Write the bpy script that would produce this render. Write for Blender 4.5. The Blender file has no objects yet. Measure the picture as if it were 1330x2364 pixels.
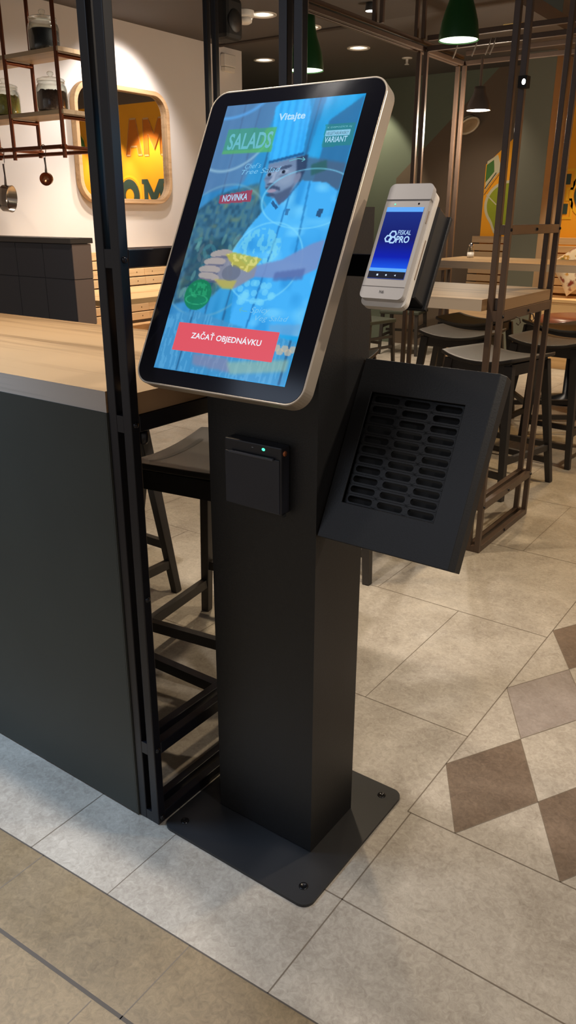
import bpy, math, random
import numpy as np
from mathutils import Vector, Matrix

random.seed(7)
sc = bpy.context.scene
COL = sc.collection
PI = math.pi

# ------------------------------------------------------------------ colour
def lin(c):
    c = c / 255.0
    return c / 12.92 if c <= 0.04045 else ((c + 0.055) / 1.055) ** 2.4
def rgb(r, g, b):
    return (lin(r), lin(g), lin(b), 1.0)

# ------------------------------------------------------------------ materials
MATS = {}
def mat(name, col, rough=0.5, metal=0.0, spec=0.5, emit=None, strength=1.0, var=0.0, scale=20.0, bump=0.0, **kw):
    if name in MATS:
        return MATS[name]
    m = bpy.data.materials.new(name); m.use_nodes = True
    nt = m.node_tree; b = nt.nodes['Principled BSDF']
    b.inputs['Base Color'].default_value = col
    b.inputs['Roughness'].default_value = rough
    b.inputs['Metallic'].default_value = metal
    b.inputs['Specular IOR Level'].default_value = spec
    if emit:
        b.inputs['Emission Color'].default_value = emit
        b.inputs['Emission Strength'].default_value = strength
    for k, v in kw.items():
        b.inputs[k].default_value = v
    if var or bump:
        tc = nt.nodes.new('ShaderNodeTexCoord'); n = nt.nodes.new('ShaderNodeTexNoise')
        n.inputs['Scale'].default_value = scale; n.inputs['Detail'].default_value = 4
        nt.links.new(tc.outputs['Object'], n.inputs['Vector'])
        if var:
            mx = nt.nodes.new('ShaderNodeMix'); mx.data_type = 'RGBA'
            mx.inputs[6].default_value = tuple(c * (1 - var) for c in col[:3]) + (1,)
            mx.inputs[7].default_value = tuple(min(1, c * (1 + var)) for c in col[:3]) + (1,)
            nt.links.new(n.outputs['Fac'], mx.inputs[0])
            nt.links.new(mx.outputs[2], b.inputs['Base Color'])
        if bump:
            bp = nt.nodes.new('ShaderNodeBump'); bp.inputs['Strength'].default_value = bump
            bp.inputs['Distance'].default_value = 0.002
            nt.links.new(n.outputs['Fac'], bp.inputs['Height'])
            nt.links.new(bp.outputs['Normal'], b.inputs['Normal'])
    MATS[name] = m
    return m

def wood(name, light, dark, axis=0, rough=0.45, boards=0.0):
    """straight-grained wood, grain along axis"""
    if name in MATS:
        return MATS[name]
    m = bpy.data.materials.new(name); m.use_nodes = True
    nt = m.node_tree; b = nt.nodes['Principled BSDF']; N = nt.nodes.new; L = nt.links.new
    tc = N('ShaderNodeTexCoord'); mp = N('ShaderNodeMapping')
    s = [26.0, 26.0, 26.0]; s[axis] = 0.8
    mp.inputs['Scale'].default_value = s
    L(tc.outputs['Object'], mp.inputs['Vector'])
    n1 = N('ShaderNodeTexNoise'); n1.inputs['Scale'].default_value = 1.0; n1.inputs['Detail'].default_value = 6; n1.inputs['Roughness'].default_value = 0.65
    L(mp.outputs['Vector'], n1.inputs['Vector'])
    mp2 = N('ShaderNodeMapping'); s2 = [7.0, 7.0, 7.0]; s2[axis] = 0.35
    mp2.inputs['Scale'].default_value = s2
    L(tc.outputs['Object'], mp2.inputs['Vector'])
    n2 = N('ShaderNodeTexNoise'); n2.inputs['Scale'].default_value = 1.0; n2.inputs['Detail'].default_value = 2
    L(mp2.outputs['Vector'], n2.inputs['Vector'])
    ad = N('ShaderNodeMath'); ad.operation = 'ADD'
    L(n1.outputs['Fac'], ad.inputs[0]); L(n2.outputs['Fac'], ad.inputs[1])
    cr = N('ShaderNodeValToRGB')
    cr.color_ramp.elements[0].position = 0.72; cr.color_ramp.elements[0].color = dark
    cr.color_ramp.elements[1].position = 1.25 if False else 1.0; cr.color_ramp.elements[1].color = light
    L(ad.outputs[0], cr.inputs['Fac'])
    L(cr.outputs['Color'], b.inputs['Base Color'])
    b.inputs['Roughness'].default_value = max(rough, 0.58); b.inputs['Specular IOR Level'].default_value = 0.22
    MATS[name] = m
    return m

def tile(name, ca, cb, rough=0.42):
    if name in MATS:
        return MATS[name]
    m = bpy.data.materials.new(name); m.use_nodes = True
    nt = m.node_tree; b = nt.nodes['Principled BSDF']; N = nt.nodes.new; L = nt.links.new
    tc = N('ShaderNodeTexCoord')
    n1 = N('ShaderNodeTexNoise'); n1.inputs['Scale'].default_value = 5.0; n1.inputs['Detail'].default_value = 9; n1.inputs['Roughness'].default_value = 0.7
    n1.inputs['Distortion'].default_value = 0.6
    n2 = N('ShaderNodeTexNoise'); n2.inputs['Scale'].default_value = 60.0; n2.inputs['Detail'].default_value = 5; n2.inputs['Roughness'].default_value = 0.7
    n2.inputs['Distortion'].default_value = 1.2
    L(tc.outputs['Object'], n1.inputs['Vector']); L(tc.outputs['Object'], n2.inputs['Vector'])
    mx = N('ShaderNodeMath'); mx.operation = 'MULTIPLY_ADD'; mx.inputs[1].default_value = 0.50
    L(n2.outputs['Fac'], mx.inputs[0])
    m2 = N('ShaderNodeMath'); m2.operation = 'MULTIPLY'; m2.inputs[1].default_value = 0.50
    L(n1.outputs['Fac'], m2.inputs[0]); L(m2.outputs[0], mx.inputs[2])
    cr = N('ShaderNodeValToRGB')
    cr.color_ramp.elements[0].position = 0.34; cr.color_ramp.elements[0].color = cb
    cr.color_ramp.elements[1].position = 0.66; cr.color_ramp.elements[1].color = ca
    L(mx.outputs[0], cr.inputs['Fac']); L(cr.outputs['Color'], b.inputs['Base Color'])
    n3 = N('ShaderNodeTexNoise'); n3.inputs['Scale'].default_value = 9.0; n3.inputs['Detail'].default_value = 6
    L(tc.outputs['Object'], n3.inputs['Vector'])
    mr = N('ShaderNodeMapRange'); mr.inputs[1].default_value = 0.3; mr.inputs[2].default_value = 0.7
    mr.inputs[3].default_value = rough - 0.08; mr.inputs[4].default_value = rough + 0.12
    L(n3.outputs['Fac'], mr.inputs[0]); L(mr.outputs[0], b.inputs['Roughness'])
    bp = N('ShaderNodeBump'); bp.inputs['Strength'].default_value = 0.12; bp.inputs['Distance'].default_value = 0.002
    L(n2.outputs['Fac'], bp.inputs['Height']); L(bp.outputs['Normal'], b.inputs['Normal'])
    MATS[name] = m
    return m

def emis(name, col, strength=1.0):
    return mat(name, (0, 0, 0, 1), 0.3, emit=col, strength=strength)

M_FRAME = mat('black_steel', rgb(18, 18, 25), 0.34, 0.0, 0.5, var=0.25, scale=12)
M_KIOSK = mat('black_powder_coat', rgb(19, 18, 18), 0.46, var=0.12, scale=300, bump=0.15)
M_KIOSKP = mat('black_plate', rgb(30, 30, 32), 0.45, var=0.1, scale=200)
M_BEZEL = mat('black_glass', rgb(13, 14, 22), 0.12)
M_SILVER = mat('champagne_aluminium', rgb(190, 176, 158), 0.34, 0.6)
M_PANEL = mat('dark_green_laminate', rgb(50, 53, 48), 0.5, var=0.12, scale=6)
M_OAK = wood('oak_worktop_x', rgb(150, 123, 90), rgb(96, 72, 46), 0)
M_OAKEDGE = wood('oak_edge_x', rgb(186, 172, 158), rgb(138, 124, 114), 0)
M_OAKEND = wood('oak_edge_y', rgb(176, 142, 106), rgb(124, 92, 64), 1)
M_PINEY = wood('pine_slats_y', rgb(236, 202, 154), rgb(204, 164, 114), 1)
M_PINEX = wood('pine_slats_x', rgb(222, 184, 132), rgb(186, 142, 92), 0)
M_PINEG = wood('grey_pine_slats_x', rgb(200, 168, 130), rgb(160, 128, 96), 0)
M_STOOL = mat('black_stained_wood', rgb(50, 46, 43), 0.5, var=0.15, scale=25)
M_DARK = mat('matt_black', rgb(12, 12, 12), 0.7)
M_WHITEW = mat('white_wall_paint', rgb(227, 221, 215), 0.75, var=0.03, scale=3)
M_GREENW = mat('dark_green_wall_paint', rgb(104, 112, 96), 0.8, var=0.05, scale=3)
M_BROWNW = mat('brown_wall_paint', rgb(104, 88, 72), 0.8, var=0.05, scale=3)
M_ORANGE = mat('orange_wall_paint', rgb(244, 164, 22), 0.75, var=0.06, scale=4)
M_COLUMN = mat('grey_green_column_paint', rgb(104, 103, 88), 0.8)
M_COLSIDE = mat('column_side_lit_tone', rgb(146, 128, 104), 0.8)  # column paint lightened in colour for light off the orange wall
M_CEIL = mat('taupe_ceiling_paint', rgb(86, 81, 78), 0.85)
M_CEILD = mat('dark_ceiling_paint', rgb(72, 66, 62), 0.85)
M_TRIM = mat('dark_ceiling_strip', rgb(60, 50, 44), 0.8)
M_TILEB = mat('anthracite_wall_tile', rgb(60, 60, 68), 0.4)
M_TILES = mat('taupe_wall_tile', rgb(150, 132, 124), 0.4)
M_GROUT = mat('grey_grout', rgb(74, 72, 74), 0.8)
M_COPPER = mat('aged_copper_pipe', rgb(120, 70, 48), 0.3, 0.9)
M_STEEL = mat('polished_steel', rgb(190, 182, 175), 0.2, 1.0)
M_CUSTEEL = mat('copper_bottom', rgb(190, 130, 96), 0.25, 1.0)
M_MIRROR = mat('mirror_glass', rgb(235, 235, 235), 0.015, 1.0)
M_BENTWOOD = wood('bent_plywood', rgb(214, 178, 136), rgb(178, 140, 100), 1, 0.4)
M_GREEN = mat('green_enamel', rgb(30, 78, 36), 0.35)
M_GREYEN = mat('grey_enamel', rgb(104, 94, 86), 0.4)
M_WPLAST = mat('white_plastic', rgb(225, 220, 212), 0.4)
M_TERM = mat('pearl_grey_plastic', rgb(176, 170, 165), 0.32, var=0.02, scale=40)
M_TERMW = mat('ivory_plastic', rgb(226, 216, 202), 0.32)
M_LAMP = emis('lit_lamp_white', (1.0, 0.93, 0.82, 1), 9.0)
M_LAMPG = emis('lit_lamp_greenish', (0.75, 1.0, 0.62, 1), 3.2)
M_LAMPD = emis('lit_lamp_dim', (1.0, 0.86, 0.66, 1), 1.0)
M_LED = emis('green_led', (0.05, 1.0, 0.35, 1), 3.0)
M_LEATHER = mat('brown_leather', rgb(142, 82, 56), 0.3, var=0.1, scale=30)
M_SEAM = mat('floor_seam', rgb(110, 98, 84), 0.6)
M_SEAMD = mat('dark_floor_seam', rgb(74, 66, 58), 0.6)
M_TILE = tile('stone_tile_beige', rgb(190, 181, 167), rgb(138, 128, 115))
M_TILEF = tile('stone_tile_olive', rgb(148, 128, 97), rgb(100, 84, 61))
M_TILEDK = tile('stone_tile_umber', rgb(126, 108, 92), rgb(84, 70, 58))
M_TILEGR = tile('stone_tile_grey', rgb(158, 147, 139), rgb(124, 113, 105))
M_LETTER = mat('dark_green_lettering', rgb(44, 66, 58), 0.7, var=0.2, scale=60)
M_LETOUT = mat('yellow_lettering_outline', rgb(240, 178, 20), 0.7)
M_LETPALE = mat('pale_lettering_outline', rgb(214, 168, 112), 0.7)
M_LIME = mat('lime_green_paint', rgb(150, 158, 30), 0.7, var=0.1, scale=15)
M_CREAM = mat('cream_paint', rgb(206, 196, 160), 0.7)
M_LEAF = mat('leaf_green_paint', rgb(70, 116, 46), 0.7)
M_CUSH = mat('cream_cushion_cloth', rgb(226, 206, 176), 0.9)
M_GLASS = mat('clear_glass', (1, 1, 1, 1), 0.02, 0.0, 0.5, **{'Transmission Weight': 1.0, 'IOR': 1.45})
nt = M_GLASS.node_tree
for n_ in list(nt.nodes):
    if n_.type != 'OUTPUT_MATERIAL':
        nt.nodes.remove(n_)
g1 = nt.nodes.new('ShaderNodeBsdfTransparent'); g1.inputs['Color'].default_value = (0.95, 0.97, 0.95, 1)
g2 = nt.nodes.new('ShaderNodeBsdfGlossy'); g2.inputs['Roughness'].default_value = 0.05
g3 = nt.nodes.new('ShaderNodeLayerWeight'); g3.inputs['Blend'].default_value = 0.22
g4 = nt.nodes.new('ShaderNodeMixShader')
nt.links.new(g3.outputs['Facing'], g4.inputs[0]); nt.links.new(g1.outputs[0], g4.inputs[1]); nt.links.new(g2.outputs[0], g4.inputs[2])
nt.links.new(g4.outputs[0], [q for q in nt.nodes if q.type == 'OUTPUT_MATERIAL'][0].inputs['Surface'])
M_BEANS = mat('black_beans', rgb(24, 24, 28), 0.6, var=0.3, scale=160, bump=0.6)
M_STAR = mat('dark_brown_spice', rgb(84, 60, 50), 0.7, var=0.5, scale=90, bump=1.0)
M_CARDA = mat('green_cardamom', rgb(196, 184, 96), 0.7, var=0.5, scale=90, bump=1.0)

# ------------------------------------------------------------------ mesh builder
class MB:
    def __init__(s):
        s.v = []; s.f = []; s.m = []; s.sm = []
    def add(s, verts, faces, mi=0, smooth=False):
        b = len(s.v); s.v.extend([tuple(map(float, p)) for p in verts])
        for f in faces:
            s.f.append(tuple(b + i for i in f)); s.m.append(mi); s.sm.append(smooth)
        return s
    def box(s, x0, x1, y0, y1, z0, z1, mi=0):
        V = [(x0, y0, z0), (x1, y0, z0), (x1, y1, z0), (x0, y1, z0), (x0, y0, z1), (x1, y0, z1), (x1, y1, z1), (x0, y1, z1)]
        return s.add(V, [(0, 3, 2, 1), (4, 5, 6, 7), (0, 1, 5, 4), (1, 2, 6, 5), (2, 3, 7, 6), (3, 0, 4, 7)], mi)
    def obox(s, O, ex, ey, ez, x0, x1, y0, y1, z0, z1, mi=0):
        O = Vector(O)
        P = lambda x, y, z: O + ex * x + ey * y + ez * z
        V = [P(x0, y0, z0), P(x1, y0, z0), P(x1, y1, z0), P(x0, y1, z0), P(x0, y0, z1), P(x1, y0, z1), P(x1, y1, z1), P(x0, y1, z1)]
        return s.add(V, [(0, 3, 2, 1), (4, 5, 6, 7), (0, 1, 5, 4), (1, 2, 6, 5), (2, 3, 7, 6), (3, 0, 4, 7)], mi)
    def bar(s, a, b, w, h=None, w2=None, h2=None, mi=0):
        """tapered square bar between two points; cross-section axes kept level"""
        a = Vector(a); b = Vector(b); h = h or w; w2 = w2 or w; h2 = h2 or h
        d = (b - a).normalized()
        ref = Vector((0, 0, 1)) if abs(d.z) < 0.8 else Vector((0, 1, 0))
        ex = d.cross(ref).normalized(); ey = ex.cross(d).normalized()
        V = []
        for p, ww, hh in ((a, w, h), (b, w2, h2)):
            for sx, sy in ((-1, -1), (1, -1), (1, 1), (-1, 1)):
                V.append(p + ex * sx * ww / 2 + ey * sy * hh / 2)
        return s.add(V, [(0, 1, 2, 3), (7, 6, 5, 4), (0, 4, 5, 1), (1, 5, 6, 2), (2, 6, 7, 3), (3, 7, 4, 0)], mi)
    def tube(s, pts, r, n=10, mi=0, cap=True):
        pts = [Vector(p) for p in pts]
        rings = []
        for i, p in enumerate(pts):
            d = (pts[min(i + 1, len(pts) - 1)] - pts[max(i - 1, 0)]).normalized()
            ref = Vector((0, 0, 1)) if abs(d.z) < 0.9 else Vector((1, 0, 0))
            ex = d.cross(ref).normalized(); ey = d.cross(ex).normalized()
            rr = r[i] if isinstance(r, (list, tuple)) else r
            rings.append([p + ex * rr * math.cos(2 * PI * k / n) + ey * rr * math.sin(2 * PI * k / n) for k in range(n)])
        V = [q for ring in rings for q in ring]; F = []
        for i in range(len(pts) - 1):
            for k in range(n):
                F.append((i * n + k, i * n + (k + 1) % n, (i + 1) * n + (k + 1) % n, (i + 1) * n + k))
        s.add(V, F, mi, True)
        if cap:
            s.add(rings[0], [tuple(range(n))[::-1]], mi); s.add(rings[-1], [tuple(range(n))], mi)
        return s
    def lathe(s, prof, c=(0, 0, 0), n=32, mi=0, ax=None):
        """profile of (r, z); ax = (ex, ey, ez) frame"""
        c = Vector(c); ex, ey, ez = ax if ax else (Vector((1, 0, 0)), Vector((0, 1, 0)), Vector((0, 0, 1)))
        V = []; F = []
        for r, z in prof:
            for k in range(n):
                a = 2 * PI * k / n
                V.append(c + ex * r * math.cos(a) + ey * r * math.sin(a) + ez * z)
        for i in range(len(prof) - 1):
            for k in range(n):
                F.append((i * n + k, i * n + (k + 1) % n, (i + 1) * n + (k + 1) % n, (i + 1) * n + k))
        return s.add(V, F, mi, True)
    def disc(s, c, r, n=32, mi=0, ax=None, ry=None):
        c = Vector(c); ex, ey = (ax[0], ax[1]) if ax else (Vector((1, 0, 0)), Vector((0, 1, 0)))
        return s.add([c + ex * r * math.cos(2 * PI * k / n) + ey * (ry or r) * math.sin(2 * PI * k / n) for k in range(n)], [tuple(range(n))], mi)
    def prism(s, pts, O, ex, ey, ez, d0, d1, mi=0, mi_side=None):
        """2-D outline in (ex, ey), extruded along ez from d0 to d1"""
        O = Vector(O); n = len(pts)
        V = [O + ex * p[0] + ey * p[1] + ez * d0 for p in pts] + [O + ex * p[0] + ey * p[1] + ez * d1 for p in pts]
        s.add(V, [tuple(range(n))[::-1], tuple(range(n, 2 * n))], mi)
        s.add(V, [(i, (i + 1) % n, n + (i + 1) % n, n + i) for i in range(n)], mi if mi_side is None else mi_side)
        return s
    def ring(s, outer, inner, O, ex, ey, ez, d0, d1, mi=0):
        """frame between two outlines of equal length"""
        O = Vector(O); n = len(outer)
        P = lambda p, d: O + ex * p[0] + ey * p[1] + ez * d
        V = [P(p, d0) for p in outer] + [P(p, d0) for p in inner] + [P(p, d1) for p in outer] + [P(p, d1) for p in inner]
        F = []
        for i in range(n):
            j = (i + 1) % n
            F += [(i, n + i, n + j, j), (2 * n + i, 2 * n + j, 3 * n + j, 3 * n + i), (i, j, 2 * n + j, 2 * n + i), (n + i, 3 * n + i, 3 * n + j, n + j)]
        return s.add(V, F, mi)
    def build(s, name, mats, parent=None, bevel=0.0, loc=None, seg=2, kind=None, label=None):
        if not isinstance(mats, (list, tuple)):
            mats = [mats]
        off = Vector((0, 0, 0))
        if parent is not None:
            p = parent
            while p is not None:
                off += p.location; p = p.parent
        elif loc is not None:
            off = Vector(loc)
        me = bpy.data.meshes.new(name)
        me.from_pydata([tuple(Vector(v) - off) for v in s.v], [], s.f)
        for m in mats:
            me.materials.append(m)
        me.polygons.foreach_set('material_index', s.m)
        me.polygons.foreach_set('use_smooth', s.sm)
        me.validate(); me.update()
        import bmesh
        bm = bmesh.new(); bm.from_mesh(me); bmesh.ops.recalc_face_normals(bm, faces=bm.faces); bm.to_mesh(me); bm.free()
        o = bpy.data.objects.new(name, me); COL.objects.link(o)
        if parent is not None:
            o.parent = parent
        elif loc is not None:
            o.location = loc
        if bevel:
            b = o.modifiers.new('bevel', 'BEVEL'); b.width = bevel; b.segments = seg; b.limit_method = 'ANGLE'; b.angle_limit = math.radians(40)
        if kind:
            o['kind'] = kind
        if label:
            o['label'] = label
        return o

def thing(name, label, cat, loc=(0, 0, 0), group=None, rz=0.0):
    o = bpy.data.objects.new(name, None); COL.objects.link(o)
    o.location = loc; o.rotation_euler = (0, 0, rz); o.empty_display_size = 0.05
    o['label'] = label; o['category'] = cat
    if group:
        o['group'] = group
    return o
def tag(o, label, cat, group=None):
    o['label'] = label; o['category'] = cat
    if group:
        o['group'] = group
    return o
def dup(root, loc, rz, label, group=None):
    r = root.copy(); COL.objects.link(r); r.location = loc; r.rotation_euler = (0, 0, rz); r['label'] = label
    if group:
        r['group'] = group
    for ch in list(root.children):
        c = ch.copy(); COL.objects.link(c); c.parent = r
        for g in list(ch.children):
            d = g.copy(); COL.objects.link(d); d.parent = c
    return r

def rrect(x0, x1, y0, y1, r, n=8):
    """rounded rectangle outline, counter-clockwise"""
    P = []
    for cx, cy, a0 in ((x1 - r, y0 + r, -PI / 2), (x1 - r, y1 - r, 0), (x0 + r, y1 - r, PI / 2), (x0 + r, y0 + r, PI)):
        for k in range(n + 1):
            a = a0 + PI / 2 * k / n
            P.append((cx + r * math.cos(a), cy + r * math.sin(a)))
    return P

X, Y, Z = Vector((1, 0, 0)), Vector((0, 1, 0)), Vector((0, 0, 1))

def text_polys(body, offset=0.0, shear=0.0, res=3):
    cu = bpy.data.curves.new('lettering_curve', 'FONT'); cu.body = body
    cu.offset = offset; cu.shear = shear; cu.resolution_u = res; cu.fill_mode = 'FRONT'
    o = bpy.data.objects.new('lettering_tmp', cu); COL.objects.link(o)
    dg = bpy.context.evaluated_depsgraph_get()
    me = o.evaluated_get(dg).to_mesh()
    V = [(v.co.x, v.co.y) for v in me.vertices]; F = [tuple(p.vertices) for p in me.polygons]
    o.evaluated_get(dg).to_mesh_clear()
    bpy.data.objects.remove(o); bpy.data.curves.remove(cu)
    return V, F
def put_text(mb, body, O, ex, ey, cx, cy, width, height, n, d, mi=0, offset=0.0, shear=0.0, rot=0.0):
    """fit lettering into width x height centred on (cx, cy) of plane O, ex, ey; lifted d along n"""
    V, F = text_polys(body, offset, shear)
    if not V:
        return
    x0 = min(v[0] for v in V); x1 = max(v[0] for v in V); y0 = min(v[1] for v in V); y1 = max(v[1] for v in V)
    sx = width / (x1 - x0); sy = (height / (y1 - y0)) if height else sx
    c, s_ = math.cos(rot), math.sin(rot); O = Vector(O); out = []
    for x, y in V:
        u = (x - (x0 + x1) / 2) * sx; v = (y - (y0 + y1) / 2) * sy
        u, v = u * c - v * s_, u * s_ + v * c
        out.append(O + ex * (cx + u) + ey * (cy + v) + n * d)
    mb.add(out, F, mi)

# ------------------------------------------------------------------ camera
f_px, pitch, roll, yaw = 1804.88, 0.363148604, 0.00373160066, -0.618410912
fw = Vector((math.sin(yaw) * math.cos(pitch), math.cos(yaw) * math.cos(pitch), -math.sin(pitch)))
r0 = Vector((math.cos(yaw), -math.sin(yaw), 0)); u0 = r0.cross(fw)
cr = r0 * math.cos(roll) + u0 * math.sin(roll); cu_ = -r0 * math.sin(roll) + u0 * math.cos(roll)
cam = bpy.data.cameras.new('camera'); co = bpy.data.objects.new('camera', cam); COL.objects.link(co)
co.matrix_world = Matrix(((cr.x, cu_.x, -fw.x, 0), (cr.y, cu_.y, -fw.y, 0), (cr.z, cu_.z, -fw.z, 1.45), (0, 0, 0, 1)))
cam.sensor_fit = 'VERTICAL'; cam.sensor_height = 24.0; cam.lens = f_px / 2364 * 24.0
cam.clip_start = 0.02
sc.camera = co

# ------------------------------------------------------------------ setting
FX0, FX1, FY0, FY1 = -7.0, 5.2, -1.2, 8.7
WL = -5.15; WB = 8.6; CZ = 2.86
mb = MB()
mb.box(FX0, FX1, FY0, FY1, -0.08, 0.0, 0)
def fl(pts, z, mi):
    mb.add([(p[0], p[1], z) for p in pts], [tuple(range(len(pts)))], mi)
def seam(a, b, w, mi=4, z=0.0006):
    a = Vector((a[0], a[1], 0)); b = Vector((b[0], b[1], 0)); d = (b - a).normalized(); n = Vector((-d.y, d.x, 0)) * w / 2
    fl([a - n, b - n, b + n, a + n], z, mi)
# olive zone towards the front, its border slightly skew
eb = lambda x: 0.851 + (x + 1.493) * 0.0443
fl([(FX0, FY0), (FX1, FY0), (FX1, eb(FX1)), (FX0, eb(FX0))], 0.0003, 1)
seam((FX0, eb(FX0)), (FX1, eb(FX1)), 0.0035, 5)
seam((FX0, 0.667 + (FX0 + 1.236) * 0.0425), (FX1, 0.667 + (FX1 + 1.236) * 0.0425), 0.008, 5)
for x in (-2.24, -1.785, -1.332, -0.876, -0.42, 0.04):
    seam((x, 0.66 + (x + 1.236) * 0.0425), (x, eb(x)), 0.0025)
for x in (-2.0, -1.55, -0.95, -0.35):
    seam((x, -1.2), (x, 0.66 + (x + 1.236) * 0.0425), 0.0025)
# large tile joints
seam((-0.686, 1.507), (-0.686, FY1), 0.003)
seam((-0.677, eb(-0.677)), (-0.677, 1.507), 0.003)
seam((-1.378, eb(-1.378)), (-1.378, 1.169), 0.0025)
seam((-2.08, eb(-2.08)), (-2.08, 1.169), 0.0025)
seam((-1.12, eb(-1.12)), (-1.12, 1.169), 0.0018)
seam((FX0, 1.169), (FX1, 1.169), 0.003)
seam((-0.686, 1.507), (FX1, 1.507), 0.003)
ys = [1.169 + 0.722 * k for k in range(1, 11)]
for k, y in enumerate(ys):
    seam((FX0, y), (-0.686, y), 0.0025)
    for j in range(9):
        x = -0.686 - 0.711 * (j + 1) + (0.36 if k % 2 else 0.0)
        seam((x, y - 0.722), (x, y), 0.0022)
# diamond field
hx, hy = 0.1317, 0.2325
for i in range(0, 14):
    for j in range(0, 15):
        cx = -0.554 + 0.2634 * i; cy = 1.7395 + 0.4675 * j
        dk = 2 if (i + j) % 2 == 0 else 3
        if i == 1:
            dk = 2
        fl([(cx - hx, cy), (cx, cy - hy), (cx + hx, cy), (cx, cy + hy)], 0.0003, dk)
        for a, b in (((cx - hx, cy), (cx, cy - hy)), ((cx, cy - hy), (cx + hx, cy)), ((cx + hx, cy), (cx, cy + hy)), ((cx, cy + hy), (cx - hx, cy))):
            seam(a, b, 0.0022)
        seam((cx, cy + hy), (cx + 0.1317, cy + 0.4675), 0.0015) if False else None
mb.build('floor', [M_TILE, M_TILEF, M_TILEDK, M_TILEGR, M_SEAM, M_SEAMD], kind='structure')

# left wall (white), back wall with its painted zones
MB().box(WL - 0.12, WL, 2.0, 6.47, 0, CZ).build('wall_left', M_WHITEW, kind='structure')
mb = MB()
mb.box(FX0, FX1, WB, WB + 0.12, 0, 3.7, 0)
d = lambda x: 2.094 + (x + 4.344) * 0.905          # painted diagonal
YB = WB - 0.001
def wp(pts, y, mi, B=mb):
    B.add([(p[0], y, p[1]) for p in pts], [tuple(range(len(pts)))], mi)
wp([(-4.62, 0), (FX1, 0), (FX1, 3.7), (d.__call__ and (-2.75), 3.7), (-2.75, d(-2.75)), (-4.62, d(-4.62))], YB, 1)
od = lambda x: 1.973 + (x + 3.535) * 0.868           # orange zone's diagonal edge
wp([(-3.555, 0), (0.9, 0), (0.9, 2.88), (-2.49, 2.88), (-3.555, od(-3.555))], YB - 0.001, 2)
wp([(0.9, 0), (FX1, 0), (FX1, 2.88), (0.9, 2.88)], YB - 0.001, 3)  # unseen white zone, put in for pale reflections on the kiosk pillar
mb.build('wall_back', [M_GREENW, M_BROWNW, M_ORANGE, M_WHITEW], kind='structure')
MB().box(FX0 - 0.12, FX0, 6.3, FY1, 0, CZ).build('wall_far_left', M_GREENW, kind='structure')
MB().box(FX0, WL - 0.12, 6.35, 6.47, 0, CZ).build('wall_return', M_GREENW, kind='structure')
# square column
mb = MB()
mb.box(-3.03, -2.72, 8.02, WB - 0.003, 0, 3.5, 0)
mb.add([(-2.7195, 8.02, 0), (-2.7195, WB - 0.003, 0), (-2.7195, WB - 0.003, 3.5), (-2.7195, 8.02, 3.5)], [(0, 1, 2, 3)], 1)
mb.build('wall_column', [M_COLUMN, M_COLSIDE], kind='structure')
# ceiling: main level, darker near part, raised level beyond
mb = MB()
mb.box(FX0, -3.76, 2.0, FY1, CZ, CZ + 0.1, 0)
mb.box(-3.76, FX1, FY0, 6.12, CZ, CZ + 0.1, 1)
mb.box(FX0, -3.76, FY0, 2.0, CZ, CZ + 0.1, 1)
mb.box(-3.76, -2.42, 6.12, FY1, CZ, CZ + 0.1, 0)
mb.box(-2.42, FX1, 6.12, FY1, 3.6, 3.7, 1)
mb.build('ceiling', [M_CEIL, M_CEILD], kind='structure')
MB().box(FX0, -3.76, 6.10, 6.16, CZ - 0.012, CZ - 0.001).build('trim_1', M_TRIM, kind='structure')

# ------------------------------------------------------------------ half-height tiled divider
mb = MB()
hx1, hy0, hy1 = -3.84, 3.2, 3.34
mb.box(WL + 0.004, hx1, hy0, hy1, 0, 1.285, 2)
g = 0.002
zs = [0.0, 0.255, 0.54, 0.815, 1.085, 1.285]
nx = 5; wx = (hx1 - WL) / nx
for k in range(5):
    for i in range(nx):
        a = hx1 - wx * (i + 1) + g; b = hx1 - wx * i - (0 if i == 0 else g)
        mb.box(max(a, WL + 0.005), b, hy0 - 0.006, hy0, zs[k] + g, zs[k + 1] - g, 0)
    mb.box(hx1, hx1 + 0.006, hy0 - 0.006 + 0.004, hy1, zs[k] + g, zs[k + 1] - g, 1)
o = mb.build('wall_partition', [M_TILEB, M_TILES, M_GROUT], kind='structure')
MB().box(WL + 0.004, hx1 + 0.016, hy0 - 0.02, hy1 + 0.01, 1.287, 1.318).build('trim_2', mat('grey_cap', rgb(78, 72, 68), 0.45), kind='structure', bevel=0.003)

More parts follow.
